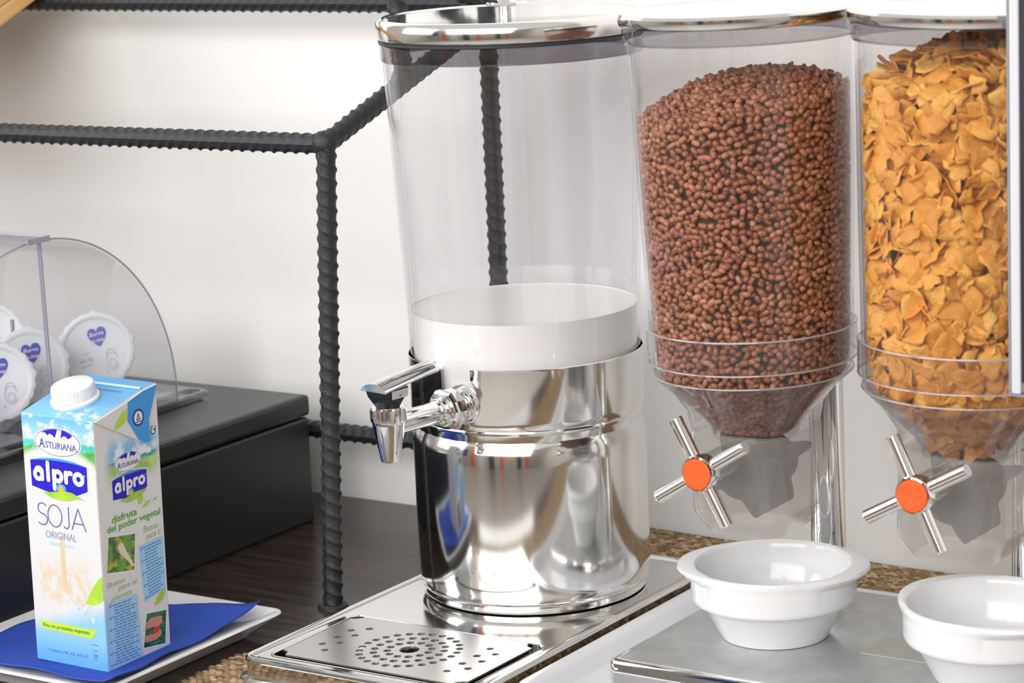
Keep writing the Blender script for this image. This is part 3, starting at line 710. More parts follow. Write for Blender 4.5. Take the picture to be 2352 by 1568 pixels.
for p_ in me.polygons:
    for li in p_.loop_indices:
        v = me.vertices[me.loops[li].vertex_index].co*100
        uvl.data[li].uv = (v.x, v.z) if p_.material_index == 0 else ((v.y, v.z) if p_.material_index == 1 else (v.x, v.y))
co = bpy.data.objects.new('carton_body', me); C.objects.link(co); co.parent = ck; me.shade_flat()
bv = co.modifiers.new('bevel', 'BEVEL'); bv.width = 0.0009; bv.segments = 2
def on_front(VF, offm=0.0): return [(x/1000, -0.00010-offm, y/1000) for x, y in VF[0]], VF[1]
def on_right(VF, offm=0.0): return [(CW+0.00010+offm, x/1000, y/1000) for x, y in VF[0]], VF[1]
def pr(name, VF, m, lay=1, face='f', parent=None):
    V_, F_ = (on_front if face == 'f' else on_right)(VF, lay*0.00009)
    o = link(name, mesh(name, V_, F_), m, parent or ck, smooth=False); return o
def oval(cx, cy, a, b, n=48): return poly2d([(cx+a*math.cos(2*PI*i/n), cy+b*math.sin(2*PI*i/n)) for i in range(n)])
def asturiana(face, cx, cy, a, b):
    pr('oval_border', oval(cx, cy, a*1.02, b*1.04), 'p_white', 1, face)
    pr('oval_line', oval(cx, cy, a*0.97, b*0.97), 'p_navy', 2, face)
    pr('oval_field', oval(cx, cy, a*0.945, b*0.925), 'p_white', 3, face)
    # blue mountain skyline with white peaks
    top = [(cx+a*0.93*math.cos(R(t_)), cy+b*0.91*math.sin(R(t_))) for t_ in range(36, 148, 8)]
    bot = [(-0.70, 0.52), (-0.52, 0.62), (-0.42, 0.44), (-0.30, 0.58), (-0.10, 0.34), (0.02, 0.86), (0.20, 0.84), (0.16, 0.36), (0.36, 0.55), (0.52, 0.34), (0.60, 0.46)]
    pr('mountain_emblem', poly2d(top+[(cx+x*a, cy+y*b) for x, y in bot[:5]]+[(cx+0.02*a, cy+0.88*b)]) if False else join2d(
        poly2d([(cx+x*a, cy+y*b) for x, y in ((-0.68, 0.58), (-0.54, 0.74), (-0.36, 0.84), (-0.16, 0.905), (0.02, 0.92), (-0.02, 0.70), (-0.10, 0.30), (-0.22, 0.50), (-0.32, 0.56), (-0.42, 0.42), (-0.52, 0.60))]),
        poly2d([(cx+x*a, cy+y*b) for x, y in ((0.20, 0.905), (0.36, 0.85), (0.52, 0.76), (0.66, 0.63), (0.58, 0.46), (0.46, 0.34), (0.36, 0.52), (0.26, 0.50), (0.14, 0.32), (0.18, 0.62))])), 'p_blue', 4, face)
    pr('lettering', fit2d(text2d('CENTRAL LECHERA', 0.0), cx-0.60*a, cx+0.60*a, cy+0.10*b, cy+0.24*b), 'p_grey', 4, face)
    big = fit2d(text2d('A', 0.012), cx-0.80*a, cx-0.56*a, cy-0.46*b, cy+0.18*b)
    rest = fit2d(text2d('STURIANA', 0.012), cx-0.53*a, cx+0.80*a, cy-0.46*b, cy-0.02*b)
    lw = b*0.045; ser = []
    for x_ in (-0.83, -0.60, -0.26, -0.02, 0.20, 0.34, 0.52, 0.66, 0.82): ser.append([(cx+x_*a-0.035*a, cy-0.455*b), (cx+x_*a+0.035*a, cy-0.455*b)])
    pr('lettering', join2d(big, rest, strokes2d(ser, lw)), 'p_navy', 4, face)
def alpro(face, x0, y0, k):
    """rounded lower-case word on the badge; k = mm per unit, x-height 10.6"""
    w = 3.5
    L = [arc(4.6, 4.9, 3.5, 3.5, 0, 360, 22), [(8.1, 8.0), (8.1, 1.7)], arc(5.2, 7.2, 2.9, 2.5, 0, 140, 8),
         [(14.0, 14.6), (14.0, 1.7)],
         [(19.6, 8.9), (19.6, -4.4)], arc(23.4, 5.3, 3.6, 3.6, 0, 360, 22),
         [(31.2, 8.9), (31.2, 1.7)], arc(35.0, 5.4, 3.6, 3.6, 165, 70, 8),
         arc(43.2, 5.3, 3.9, 3.8, 0, 360, 24)]
    V_, F_ = strokes2d(L, w)
    return [(x0+x*k, y0+y*k) for x, y in V_], F_
def badge(face, pts, sun, leafp, word, reg):
    pr('badge_border', poly2d(pts[1]), 'p_white', 1, face)
    b_ = pr('brand_badge', poly2d(pts[0]), 'p_blue', 2, face)
    pr('badge_glow', poly2d(pts[2]), 'p_flap', 3, face)
    pr('sun_halo', oval(sun[0], sun[1], sun[2]*1.9, sun[2]*1.5), 'p_flap', 3, face)
    pr('sun', oval(sun[0], sun[1], sun[2], sun[2]), 'p_orange', 4, face)
    pr('badge_leaf', poly2d(leafp), 'p_leaf', 5, face)
    pr('brand_lettering', word, 'p_white', 6, face)
    pr('registered_mark', strokes2d([arc(reg[0], reg[1], reg[2], reg[2], 0, 360, 12)], reg[2]*0.4), 'p_white', 6, face)
def badge_pts(x0, x1, zt, zm, zb, zbm, s=0.0):
    n = 14
    top = [(x0-s+(x1-x0+2*s)*i/n, zt+s+(zm-zt)*4*(i/n)*(1-i/n)*(1.0)) for i in range(n+1)]
    return top+[(x1+s-0.4, zb-s), (x1-(x1-x0)*0.22, zbm-s*0.9), (x0+(x1-x0)*0.38, zbm-s*1.1-0.6), (x0+(x1-x0)*0.2, zbm-s+1.0), (x0-s+0.2, zb-s-1.4)]
asturiana('f', 35.7, 176.2, 23.0, 11.0)
def glow(x0, x1, zt, zm): 
    n = 12; return [(x0+(x1-x0)*i/n, zt+(zm-zt)*4*(i/n)*(1-i/n)-0.15) for i in range(n+1)]+[(x1-(x1-x0)*i/n, zt+(zm-zt)*4*(i/n)*(1-i/n)-1.6*math.sin(PI*i/n)-0.2) for i in range(n+1)]
badge('f', (badge_pts(6.8, 63.0, 159.8, 163.6, 141, 136.2), badge_pts(6.8, 63.0, 159.8, 163.6, 141, 136.2, 0.9), glow(8.5, 61, 160, 163.6)),
      (36.3, 140.2, 2.7), [(17.5, 136.2), (24, 136.4), (32, 137.6), (40, 138.9), (47, 138.4), (53, 136.2), (58.5, 134.0), (50, 133.8), (42, 131.6), (34, 131.0), (25, 132.6)],
      alpro('f', 10.0, 144.4, 1.03), (60.3, 153.0, 0.7))
soja = strokes2d([arc(15.8, 122.6, 4.4, 4.2, 35, 270, 14)[:]+arc(15.2, 114.0, 5.0, 4.4, 90, -140, 14),
                  arc(28.0, 118.0, 6.9, 8.6, 0, 360, 36), [(41.9, 126.4), (41.9, 113.5)]+arc(38.9, 113.3, 3.0, 3.8, 0, -140, 10),
                  [(44.4, 109.4), (51.4, 126.2), (58.2, 109.4)], [(47.0, 114.6), (55.9, 114.6)]], 0.85)
pr('product_lettering', soja, 'p_thin', 1)
pr('product_lettering', fit2d(text2d('ORIGINAL', -0.004), 17.6, 48.4, 100.0, 105.6), 'p_orig', 1)
pr('product_lettering', fit2d(text2d('sabor suave'), 20.6, 45.4, 94.4, 98.2), 'p_sky', 1)
pr('leaf_print', poly2d([(71.4, 76.0), (69.0, 74.6), (63, 68), (58, 60), (53.5, 52.2), (60, 51.8), (66, 53.6), (71.4, 57.5)]), 'p_leaf', 1)
pr('leaf_vein', strokes2d([[(55, 53), (62, 57.5), (67, 63.5), (70, 71)]], 0.45), 'p_lime', 2)
pr('claim_bar', poly2d([(6.2, 32.8), (30, 32.6), (63.4, 32.2), (57.4, 24.9), (8.0, 26.4), (6.4, 28.4)]), 'p_lime', 1)
pr('claim_lettering', fit2d(text2d('Rica en proteínas vegetales', 0.006), 9.0, 55.5, 27.0, 30.8), 'p_dkgreen', 2)
pr('vitamin_lettering', fit2d(text2d('+ Calcio y Vit. B2, B12, D', 0.012), 11.0, 52.0, 7.9, 11.0), 'p_ink', 1)
pr('nutrition_box', strokes2d([rrect(56.6, 63.4, 6.5, 18.5, 2.0, 3)+[rrect(56.6, 63.4, 6.5, 18.5, 2.0, 3)[0]]], 0.35), 'p_panel', 1)
pr('nutrition_lettering', fit2d(text2d('39', 0.01), 57.9, 62.2, 9.6, 13.0), 'p_ink', 1)
pr('nutrition_lettering', strokes2d([[(58, 15.8), (62, 15.8)], [(57.6, 20.4), (62.6, 20.4)], [(58.6, 8.0), (61.4, 8.0)]], 0.7), 'p_ink', 1)
for (x, y, r_) in ((60, 40, 2.9), (52, 44, 1.4), (46, 47, 1.3), (44, 51, 0.8), (50, 50, 1.0), (54, 47, 0.9), (47, 41, 0.7), (52, 39, 0.8), (57, 50, 0.9)):
    pr('water_drop', oval(x, y, r_*0.75, r_, 16), 'p_panel' if r_ < 2 else 'p_sky', 1)
arcw = []
for i in range(9):
    t_ = R(140-12.5*i); arcw.append([(35.7+25*math.cos(t_), 175+15.3*math.sin(t_)), (35.7+25*math.cos(t_-0.11), 175+15.3*math.sin(t_-0.11))])
pr('motto_line', strokes2d(arcw, 1.0), 'p_sky', 1)
# right panel
asturiana('r', 36.2, 157.2, 15.2, 7.4)
badge('r', (badge_pts(17.0, 57.3, 146.2, 149.2, 132.6, 129.6), badge_pts(17.0, 57.3, 146.2, 149.2, 132.6, 129.6, 0.8), glow(19, 55.5, 146.5, 149.2)),
      (37.6, 132.6, 2.0), [(24.5, 129.8), (30, 129.6), (36, 130.6), (43, 132.0), (49, 132.0), (56.5, 131.6), (50, 128.4), (43, 126.4), (34, 126.0), (28, 127.6)],
      alpro('r', 19.6, 135.6, 0.72), (55.4, 142.8, 0.5))
pr('slogan_lettering', fit2d(text2d('disfruta', 0.012), 14.5, 43.5, 113.6, 119.4), 'p_green', 1, 'r')
pr('slogan_lettering', fit2d(text2d('del poder vegetal', 0.012), 8.4, 70.5, 105.6, 112.6), 'p_green', 1, 'r')
for pts in ([(46, 121), (45, 125.5), (50, 128.5), (52, 124), (49, 121)], [(50, 117), (56, 117.5), (61, 121.5), (56, 121.0), (52, 119.8)], [(62, 119.4), (67, 120.4), (68, 121.6), (64, 121.2)], [(53, 121), (54.2, 123.8), (54.4, 121.4)]):
    pr('sprig_leaf', poly2d(pts), 'p_leaf', 1, 'r')
pr('heading_lettering', join2d(fit2d(text2d('Bueno', 0, 0.25), 49.5, 67.5, 97.2, 102.6), fit2d(text2d('para ti', 0, 0.25), 52.5, 70.5, 89.8, 96.2)), 'p_sage', 1, 'r')
pr('photo_print', poly2d([(9.4, 104.2), (39.6, 99.4), (36.4, 71.6), (5.4, 77.2)]), 'photo_leaf', 2, 'r')
pr('photo_border', poly2d([(8.2, 105.6), (41.0, 100.4), (37.6, 69.4), (4.0, 75.4)]), 'p_white', 1, 'r')
pr('photo_petal', poly2d([(19, 94.5), (23, 97), (26, 94), (29, 88), (33, 82), (36.6, 75), (35, 74.5), (30, 80), (25, 85), (20.5, 89)]), 'photo_petal', 3, 'r')
pr('heading_lettering', join2d(fit2d(text2d('Bueno', 0, 0.25), 4.5, 25.0, 65.2, 69.6), fit2d(text2d('para el', 0, 0.25), 17.0, 39.0, 58.8, 64.6), fit2d(text2d('planeta', 0, 0.25), 8.0, 32.0, 52.4, 58.2)), 'p_sage', 1, 'r')
def panel(q, rows, seed):
    pr('text_panel', poly2d(q), 'p_panel', 1, 'r')
    rn = random.Random(seed); L = []
    for i in range(rows):
        t_ = (i+1.2)/(rows+1.2)
        a = Vector(q[0])*(1-t_)+Vector(q[3])*t_; b = Vector(q[1])*(1-t_)+Vector(q[2])*t_
        x0 = 0.16 if i % 4 == 0 else 0.22; x1 = rn.uniform(0.72, 0.95)
        x = x0
        while x < x1:
            w_ = rn.uniform(0.07, 0.17); L.append([tuple(a+(b-a)*x), tuple(a+(b-a)*min(x+w_, x1))]); x += w_+0.045
        if i % 4 == 0: L.append([tuple(a+(b-a)*0.05), tuple(a+(b-a)*0.075+Vector((0, -0.7))), tuple(a+(b-a)*0.11+Vector((0, 0.8)))])
    pr('fine_print', strokes2d(L, 0.85), 'p_ink', 2, 'r')
panel([(4.2, 53.6), (38.2, 52.2), (40.6, 1.0), (1.4, 2.0)], 21, 3)
panel([(43.2, 88.4), (71.8, 89.8), (72.0, 46.8), (46.2, 42.8)], 17, 5)
pr('leaf_print', poly2d([(71.6, 48.2), (67, 46.6), (61, 42.4), (57.4, 37.0), (63, 37.4), (69.4, 41.5)]), 'p_leaf', 3, 'r')
pr('photo_border', poly2d([(46.6, 34.6), (72.0, 30.6), (68.8, 2.2), (40.8, 6.0)]), 'p_white', 1, 'r')
pr('photo_print', poly2d([(47.8, 33.2), (71.0, 29.6), (67.6, 3.6), (42.2, 7.2)]), 'photo_hands', 2, 'r')
pr('photo_hand', poly2d([(46.6, 26), (52, 28.6), (60, 27.6), (65.5, 26.4), (65, 21.5), (60.5, 19.0), (55, 20.4), (46.0, 21.2)]), 'photo_skin', 3, 'r')
pr('photo_hand', poly2d([(43.6, 15.4), (50, 15.8), (57, 14.4), (63.0, 16.5), (64, 12), (58, 9.6), (50, 10.0), (43.0, 11.4)]), 'photo_skin', 3, 'r')
pr('photo_berry', oval(57.5, 17.4, 4.2, 2.6, 18), 'photo_berry', 4, 'r')
pr('recycling_mark', strokes2d([arc(67.8, 174.5, 2.6, 3.2, 100, 380, 14), [(70.6, 177.4), (70.4, 173.6)], [(70.4, 173.9), (67.8, 175.4)]], 0.8), 'p_navy', 1, 'r')
# folded ear of the carton on the right side
fl = [(0.6, 195.4), (38.6, 203.0), (56.0, 207.6), (73.6, 209.6), (61.8, 184.4), (62.3, 167.6), (55.4, 167.0), (47.4, 171.6)]
n = len(fl); ET = 0.0016
V1 = [(CW+ET, x/1000, y/1000) for x, y in fl]; V2 = [(CW, x/1000, y/1000) for x, y in fl]
ear = link('folded_ear', mesh('ear', V1+V2, [tuple(range(n)), tuple(range(2*n-1, n-1, -1))]+[(i, n+i, n+(i+1) % n, (i+1) % n) for i in range(n)]), 'carton_white', ck, smooth=False)
def ear_x(x, y): return CW+ET+0.00006
def on_ear(name, VF, m, lay):
    return link(name, mesh(name, [(ear_x(x, y)+0.00008*lay, x/1000, y/1000) for x, y in VF[0]], VF[1]), m, ear, smooth=False)
on_ear('blue_print', poly2d([(38.6, 202.9), (56, 207.5), (73.4, 209.4), (61.7, 184.4), (62.2, 167.8), (55.6, 167.2), (48.4, 171.6), (37.0, 188.4)]), 'p_flap', 1)
on_ear('leaf_print', poly2d([(38.0, 198.0), (32, 196.4), (25.6, 191.6), (20.8, 185.0), (27.5, 185.2), (34.5, 188.6), (37.6, 193.2)]), 'p_lime', 2)
on_ear('round_mark', oval(49.5, 188.6, 6.6, 6.8, 28), 'p_navy', 2); on_ear('round_mark_field', oval(49.5, 188.6, 4.9, 5.1, 28), 'p_white', 3)
on_ear('round_mark_sign', strokes2d([[(47.4, 186.8), (49.6, 191.6), (50.6, 187.6)], [(47.4, 186.8), (51.6, 187.4)], [(46.6, 185.2), (52.4, 185.6)]], 0.8), 'p_navy', 4)
# top seam and print, screw cap
sa = math.atan2(zmid-CZF, ymid)
def on_top(x, y, lay=1): return (x, y*math.cos(sa)-math.sin(sa)*0.0001*lay, CZF+y*math.sin(sa)+0.00018*lay)
tx = fit2d(text2d('SOJA ORIGINAL', 0.012), 0.030, 0.060, 0.0475, 0.0510)
link('top_lettering', mesh('tl', [on_top(x, y) for x, y in tx[0]], tx[1]), 'p_ink', ck, smooth=False)
link('seam_fin', mesh('sf', [(0.0005, ymid-0.0010, zmid+0.0001), (CW-0.0005, ymid-0.0010, zmid+0.0001), (CW-0.0005, ymid+0.0020, zmid+0.0012), (0.0005, ymid+0.0020, zmid+0.0012), (0.0005, ymid+0.0030, zmid+0.0003), (CW-0.0005, ymid+0.0030, zmid+0.0003)], [(0, 1, 2, 3), (3, 2, 5, 4)]), 'p_sky', ck, smooth=False)
cap = link('screw_cap', lathe([(0.0190, 0.0), (0.0192, 0.0020), (0.0182, 0.0030), (0.0172, 0.0034), (0.0172, 0.0040), (0.0168, 0.0115), (0.0163, 0.0128), (0.0150, 0.0134), (0.0001, 0.0134)], 180, rfun=lambda r, z, a, j: r-(0.0004 if (int(a/(2*PI)*180) % 3 == 0 and 4 <= j <= 6) else 0)), 'cap_white', ck)
cap.location = on_top(0.0305, 0.0290, 0); cap.rotation_euler = (sa, 0, 0)

# ------------------------------------------------------------------ cereal dispenser in its white tray
wtx0, wtx1, wty0, wty1 = 0.1185, 0.86, -0.235, 0.1065
wtm = loft(rloops(wtx0, wtx1, wty0, wty1, 0.035, [(0.016, 0.0026), (0.012, 0.0030), (0.003, 0.0142), (0.0, 0.0156), (0.0004, 0.0168), (0.0016, 0.0172), (0.010, 0.0168), (0.0135, 0.0145), (0.0200, 0.0055), (0.024, 0.0048)], 8))
wt_ = link('melamine_tray', off(wtm, (-0.49, 0.06, -0.0026)), 'white_plastic', label='white plastic serving tray under the cereal dispenser base', cat='tray'); wt_.location = (0.49, -0.06, 0.0026)
BX0, BX1, BY0, BY1, BZ = 0.1735, 0.80, -0.172, 0.062, 0.0312
HX1, HY1, HX2 = 0.2460, -0.0680, 0.4130
cdp = empty('cereal_dispenser', (0.49, -0.055, 0.0050), label='twin cereal dispenser with clear hoppers, chrome poles and grey metal base', cat='cereal dispenser')
CO = (-0.49, 0.055, -0.0050)
link('base_shell', off(loft(rloops(BX0, BX1, BY0, BY1, 0.006, [(0.0, 0.0050), (0.0, BZ-0.0035), (0.0010, BZ-0.0012), (0.0035, BZ-0.0003), (0.0065, BZ-0.0003)], 4)), CO), 'chrome', cdp)
link('base_top', off(loft(rloops(BX0+0.0055, BX1-0.0055, BY0+0.0055, BY1-0.0055, 0.004, [(0.0, BZ-0.0006), (0.0, BZ-0.0002), (0.0004, BZ)], 3)), CO), 'zinc_plate', cdp)
link('label_plate', off(box(0.334, 0.392, -0.0800, -0.0400, BZ-0.0001, BZ+0.0004), CO), 'plate_label', cdp, smooth=False)
for hx in (HX1+0.001, HX2+0.001):
    link('pole', off(tube([(hx, 0.044, BZ), (hx, 0.044, 0.1), (hx, 0.044, 0.2), (hx, 0.044, 0.275)], 0.0138, 40), CO), 'chrome', cdp)
    link('pole_collar', off(lathe([(0.0150, BZ), (0.0150, BZ+0.006), (0.0139, BZ+0.007)], 40), (hx+CO[0], 0.044+CO[1], CO[2])), 'chrome', cdp)
    link('hopper_bracket', off(box(hx-0.010, hx+0.010, HY1+0.0775, 0.046, 0.250, 0.262, 0.001), CO), 'chrome', cdp, smooth=False)
# hopper parts in hopper space: axis at origin, real z
hp_out = [(0.0735, 0.2330), (0.0737, 0.2460), (0.0745, 0.2670), (0.0775, 0.3500), (0.0815, 0.4780)]
hp_in = [(r-0.0022, z) for r, z in hp_out]
jar_m = lathe(dense(hp_out)+list(reversed(dense(hp_in))), 128)
ring_m = lathe([(0.0742, 0.2440), (0.0762, 0.2440), (0.0770, 0.2447), (0.0770, 0.2450), (0.0770, 0.2460), (0.0770, 0.2672), (0.0770, 0.2679), (0.0767, 0.2683), (0.0752, 0.2683), (0.0750, 0.2675)], 128)
def bead(r, z, t): return lathe([(r+t*math.cos(2*PI*i/8), z+t*math.sin(2*PI*i/8)) for i in range(9)], 128)
bead_m = [bead(0.0766, 0.2684, 0.0007), bead(0.0764, 0.2443, 0.0007), bead(0.0737, 0.2340, 0.0006)]
rim_m = lathe([(0.0795, 0.4765), (0.0838, 0.4770), (0.0844, 0.4785), (0.0844, 0.4880), (0.0836, 0.4892), (0.0800, 0.4892), (0.0794, 0.4880)], 128)
lid_m = lathe([(0.0836, 0.4893), (0.0858, 0.4896), (0.0866, 0.4910), (0.0866, 0.4960), (0.0850, 0.4980), (0.0780, 0.4990), (0.0001, 0.5010)], 96)
def sqr(w_, ch, n=64):
    out = []
    for i in range(n):
        a = 2*PI*i/n; c_, s_ = abs(math.cos(a)), abs(math.sin(a)); r_ = min(w_/max(c_, 1e-6), w_/max(s_, 1e-6), (2*w_-ch)/(c_+s_)); out.append((r_*math.cos(a), r_*math.sin(a)))
    return out
def cirp(r, n=64): return [(r*math.cos(2*PI*i/n), r*math.sin(2*PI*i/n)) for i in range(n)]
def mixp(A, B, t): return [(a[0]*(1-t)+b[0]*t, a[1]*(1-t)+b[1]*t) for a, b in zip(A, B)]
cone_m = loft([[(x, y, z) for x, y in mixp(cirp(r), sqr(0.0400, 0.011), t)] for r, z, t in ((0.0738, 0.2350, 0), (0.0734, 0.2325, 0.02), (0.066, 0.2215, 0.25), (0.054, 0.2070, 0.6), (0.045, 0.1935, 0.95))], False, False)
house_m = loft([[(x, y, z) for x, y in sqr(w_, 0.011*w_/0.04)] for w_, z in ((0.0400, 0.1920), (0.0402, 0.1880), (0.0402, 0.1340), (0.0396, 0.1300), (0.0320, 0.1170), (0.0305, 0.1145), (0.0290, 0.1165), (0.0380, 0.1310), (0.0385, 0.1340), (0.0385, 0.1900))], False, False)
fun_m = lathe([(0.0705, 0.2335), (0.0560, 0.2170), (0.0400, 0.2010), (0.0330, 0.1930), (0.0315, 0.1850), (0.0305, 0.1850), (0.0320, 0.1935), (0.0390, 0.2015), (0.0695, 0.2335)], 96)
def paddle():
    loops = []
    for y, k in ((-0.0300, 0.9), (-0.0285, 1.0), (0.0285, 1.0), (0.0300, 0.9)):
        lp = []
        for i in range(96):
            a = 2*PI*i/96; r_ = k*(0.019+0.015*max(0, math.cos(4*a))**3)
            lp.append((r_*math.cos(a+0.4), y, 0.160+r_*math.sin(a+0.4)))
        loops.append(lp)
    return loft(loops)
pad_m = paddle()
KY, KZ = -0.0770, 0.1755
hub_m = lathe([(0.0001, 0.0), (0.0115, 0.0), (0.0130, 0.0012), (0.0134, 0.0030), (0.0134, 0.0110), (0.0126, 0.0126), (0.0117, 0.0128), (0.0112, 0.0122), (0.0001, 0.0122)], 48)
oc_m = lathe([(0.0112, 0.0124), (0.0111, 0.0134), (0.0080, 0.0139), (0.0065, 0.0136), (0.0001, 0.0137)], 48)
arm_m = tube([(0.0115, 0, 0.0062), (0.0420, 0, 0.0062), (0.0428, 0, 0.0062)], [0.0050, 0.0050, 0.0044], 24)
shaft_m = tube([(0, 0.0, 0), (0, -0.026, 0), (0, -0.0365, 0)], [0.0115, 0.0115, 0.0100], 32)
VH = Vector((VD.x, VD.y, 0)).normalized()
HOP = []
for hx, tilt, ka in ((HX1, -0.014, 31), (HX2, 0.030, 30)):
    piv = Vector((hx, HY1, 0.180))
    M = Matrix.Translation(Vector(CO)) @ Matrix.Translation(piv) @ Matrix.Rotation(tilt, 4, VH) @ Matrix.Translation(Vector((0, 0, -0.180)))
    HOP.append(M)
    def hl(name, me, m, parent=cdp):
        o = link(name, me.copy(), m, parent); 
        if parent is cdp: o.matrix_local = M
        return o
    hl('hopper', jar_m, 'acrylic_hopper'); hl('hopper_ring', ring_m, 'acrylic_ring'); hl('hopper_rim', rim_m, 'acrylic_rim'); hl('hopper_lid', lid_m, 'steel')
    [hl('moulded_edge', b_, 'acrylic_line') for b_ in bead_m]
    hl('cone', cone_m, 'acrylic_funnel'); hl('valve_housing', house_m, 'acrylic_frost'); hl('funnel', fun_m, 'acrylic_funnel'); hl('paddle_wheel', pad_m, 'rubber')
    sh = hl('knob_shaft', shaft_m, 'acrylic_ring'); sh.matrix_local = M @ Matrix.Translation((0, -0.0395, KZ))
    kn = hl('knob', hub_m, 'chrome'); kn.matrix_local = M @ Matrix.Translation((0, KY, KZ)) @ Matrix.Rotation(R(90), 4, 'X')
    link('orange_cap', oc_m.copy(), 'orange_cap', kn)
    for i in range(4):
        am = link('arm', arm_m.copy(), 'chrome', kn); am.rotation_euler = (0, 0, R(ka+(0, 86, 180, 266)[i]))

# ------------------------------------------------------------------ cereal
def ico():
    bm = bmesh.new(); bmesh.ops.create_icosphere(bm, subdivisions=2, radius=1.0)
    V_ = np.array([v.co[:] for v in bm.verts]); T_ = np.array([[v.index for v in f.verts] for f in bm.faces]); bm.free(); return V_, T_
IV, IT = ico()
CAMN = np.array(CAM)
def r_in(z): return np.interp(z, [0.180, 0.1935, 0.2340, 0.2460, 0.2670, 0.3500, 0.4780], [0.027, 0.030, 0.0675, 0.0712, 0.0720, 0.0750, 0.0790])
def rand_rot(n, flat=None):
    q = rng.normal(size=(n, 4)); q /= np.linalg.norm(q, axis=1)[:, None]
    w, x, y, z = q.T
    return np.stack([np.stack([1-2*(y*y+z*z), 2*(x*y-z*w), 2*(x*z+y*w)], -1), np.stack([2*(x*y+z*w), 1-2*(x*x+z*z), 2*(y*z-x*w)], -1), np.stack([2*(x*z-y*w), 2*(y*z+x*w), 1-2*(x*x+y*y)], -1)], 1)
def poisson_fill(n, lo, hi, d, relax):
    """dart throwing on a (wrapped) 2-D strip by grid hashing"""
    cell = d/1.415; g = {}; out = []
    P_ = rng.random((n, 2))*(np.array(hi)-np.array(lo))+np.array(lo)
    for p in P_:
        k = (int(p[0]/cell), int(p[1]/cell)); ok = True
        for i in range(-2, 3):
            for j in range(-2, 3):
                q = g.get((k[0]+i, k[1]+j))
                if q is not None and (q[0]-p[0])**2+(q[1]-p[1])**2 < d*d: ok = False; break
            if not ok: break
        if ok: g[k] = p; out.append(p)
    return np.array(out)
def puffs(M, ztop):
    """chocolate rice: a skin of grains against the wall and over the heap, two deep"""
    Rm = 0.075; pts = []; lay = []
    for li, (dep, d, n) in enumerate(((0.0022, 0.0044, 60000), (0.0056, 0.0052, 22000))):
        q = poisson_fill(n, (0, 0.190), (2*PI*Rm, 0.470), d, 0)
        th = q[:, 0]/Rm; z = q[:, 1]; rr = r_in(z)-dep
        p = np.stack([rr*np.cos(th), rr*np.sin(th), z], -1)
        # keep the half that can be seen, plus a margin
        vis = (p[:, 0]*math.cos(-0.98)+p[:, 1]*math.sin(-0.98)) > -0.035
        ok = vis & (z < ztop(p[:, 0], p[:, 1])-0.001)
        pts.append(p[ok]); lay.append(np.full(ok.sum(), li))
    for li, dz in ((0, 0.0010), (1, 0.0036)):
        q = poisson_fill(14000, (-0.08, -0.08), (0.08, 0.08), 0.0047, 0)
        z = ztop(q[:, 0], q[:, 1])-dz+rng.normal(0, 0.0012, len(q)); ok = np.hypot(q[:, 0], q[:, 1]) < r_in(z)-0.0020
        pts.append(np.stack([q[:, 0], q[:, 1], z], -1)[ok]); lay.append(np.full(ok.sum(), li))
    return np.concatenate(pts), np.concatenate(lay)
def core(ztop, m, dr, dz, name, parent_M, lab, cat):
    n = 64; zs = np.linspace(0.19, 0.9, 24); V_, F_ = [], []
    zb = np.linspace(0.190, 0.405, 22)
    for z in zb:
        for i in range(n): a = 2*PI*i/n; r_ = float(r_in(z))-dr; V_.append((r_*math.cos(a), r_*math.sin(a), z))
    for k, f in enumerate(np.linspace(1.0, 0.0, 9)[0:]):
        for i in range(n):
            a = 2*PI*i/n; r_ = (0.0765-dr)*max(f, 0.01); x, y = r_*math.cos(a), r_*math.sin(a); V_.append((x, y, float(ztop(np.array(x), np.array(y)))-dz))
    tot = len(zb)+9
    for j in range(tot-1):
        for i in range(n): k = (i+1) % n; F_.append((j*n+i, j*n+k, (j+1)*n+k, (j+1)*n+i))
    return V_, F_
cr_dir = np.array([math.cos(-YAW), math.sin(-YAW)])
def top1(x, y): return 0.4525-3.6*((x*0.83+y*0.56-0.020)**2+(-x*0.56+y*0.83-0.010)**2*0.7)
def top2(x, y): return 0.4790-3.3*((x*0.83+y*0.56-0.034)**2+(-x*0.56+y*0.83-0.010)**2*0.7)
WM = [Matrix.Translation(Vector((0.49, -0.055, 0.0050))) @ m for m in HOP]     # hopper space to world
def to_world(M, V_):
    A = np.array(M); return V_ @ A[:3, :3].T + A[:3, 3]
NPICK = 300
# chocolate puffed rice
pts, lay = puffs(WM[0], top1)
n = len(pts); rot = rand_rot(n)
# grains settle lying down against the wall: flatten a bit radially by mixing towards the tangent frame
th = np.arctan2(pts[:, 1], pts[:, 0]) ; er = np.stack([np.cos(th), np.sin(th), 0*th], -1); et = np.stack([-np.sin(th), np.cos(th), 0*th], -1); ez = np.tile([0, 0, 1.0], (n, 1))
sp_ = rng.normal(0, 0.75, n); ax = et*np.cos(sp_)[:, None]+ez*np.sin(sp_)[:, None]+er*rng.normal(0, 0.3, n)[:, None]; ax /= np.linalg.norm(ax, axis=1)[:, None]
by = np.cross(er, ax); by /= np.linalg.norm(by, axis=1)[:, None]; bz = np.cross(ax, by)
frm = np.stack([ax, by, bz], -1)
sc = np.stack([rng.uniform(0.0024, 0.0042, n), rng.uniform(0.0018, 0.0026, n), rng.uniform(0.0017, 0.0023, n)], -1)
lump = 1+0.10*np.sin(IV[:, 0]*4+1.3)*np.cos(IV[:, 1]*5)+0.07*np.sin(IV[:, 2]*7+IV[:, 0]*3)
BV = IV*lump[:, None]
wp = to_world(WM[0], pts); dist = np.linalg.norm(wp-CAMN, axis=1); dist[lay > 0] += 9
pick = np.argsort(dist)[:NPICK]; mask = np.ones(n, bool); mask[pick] = False
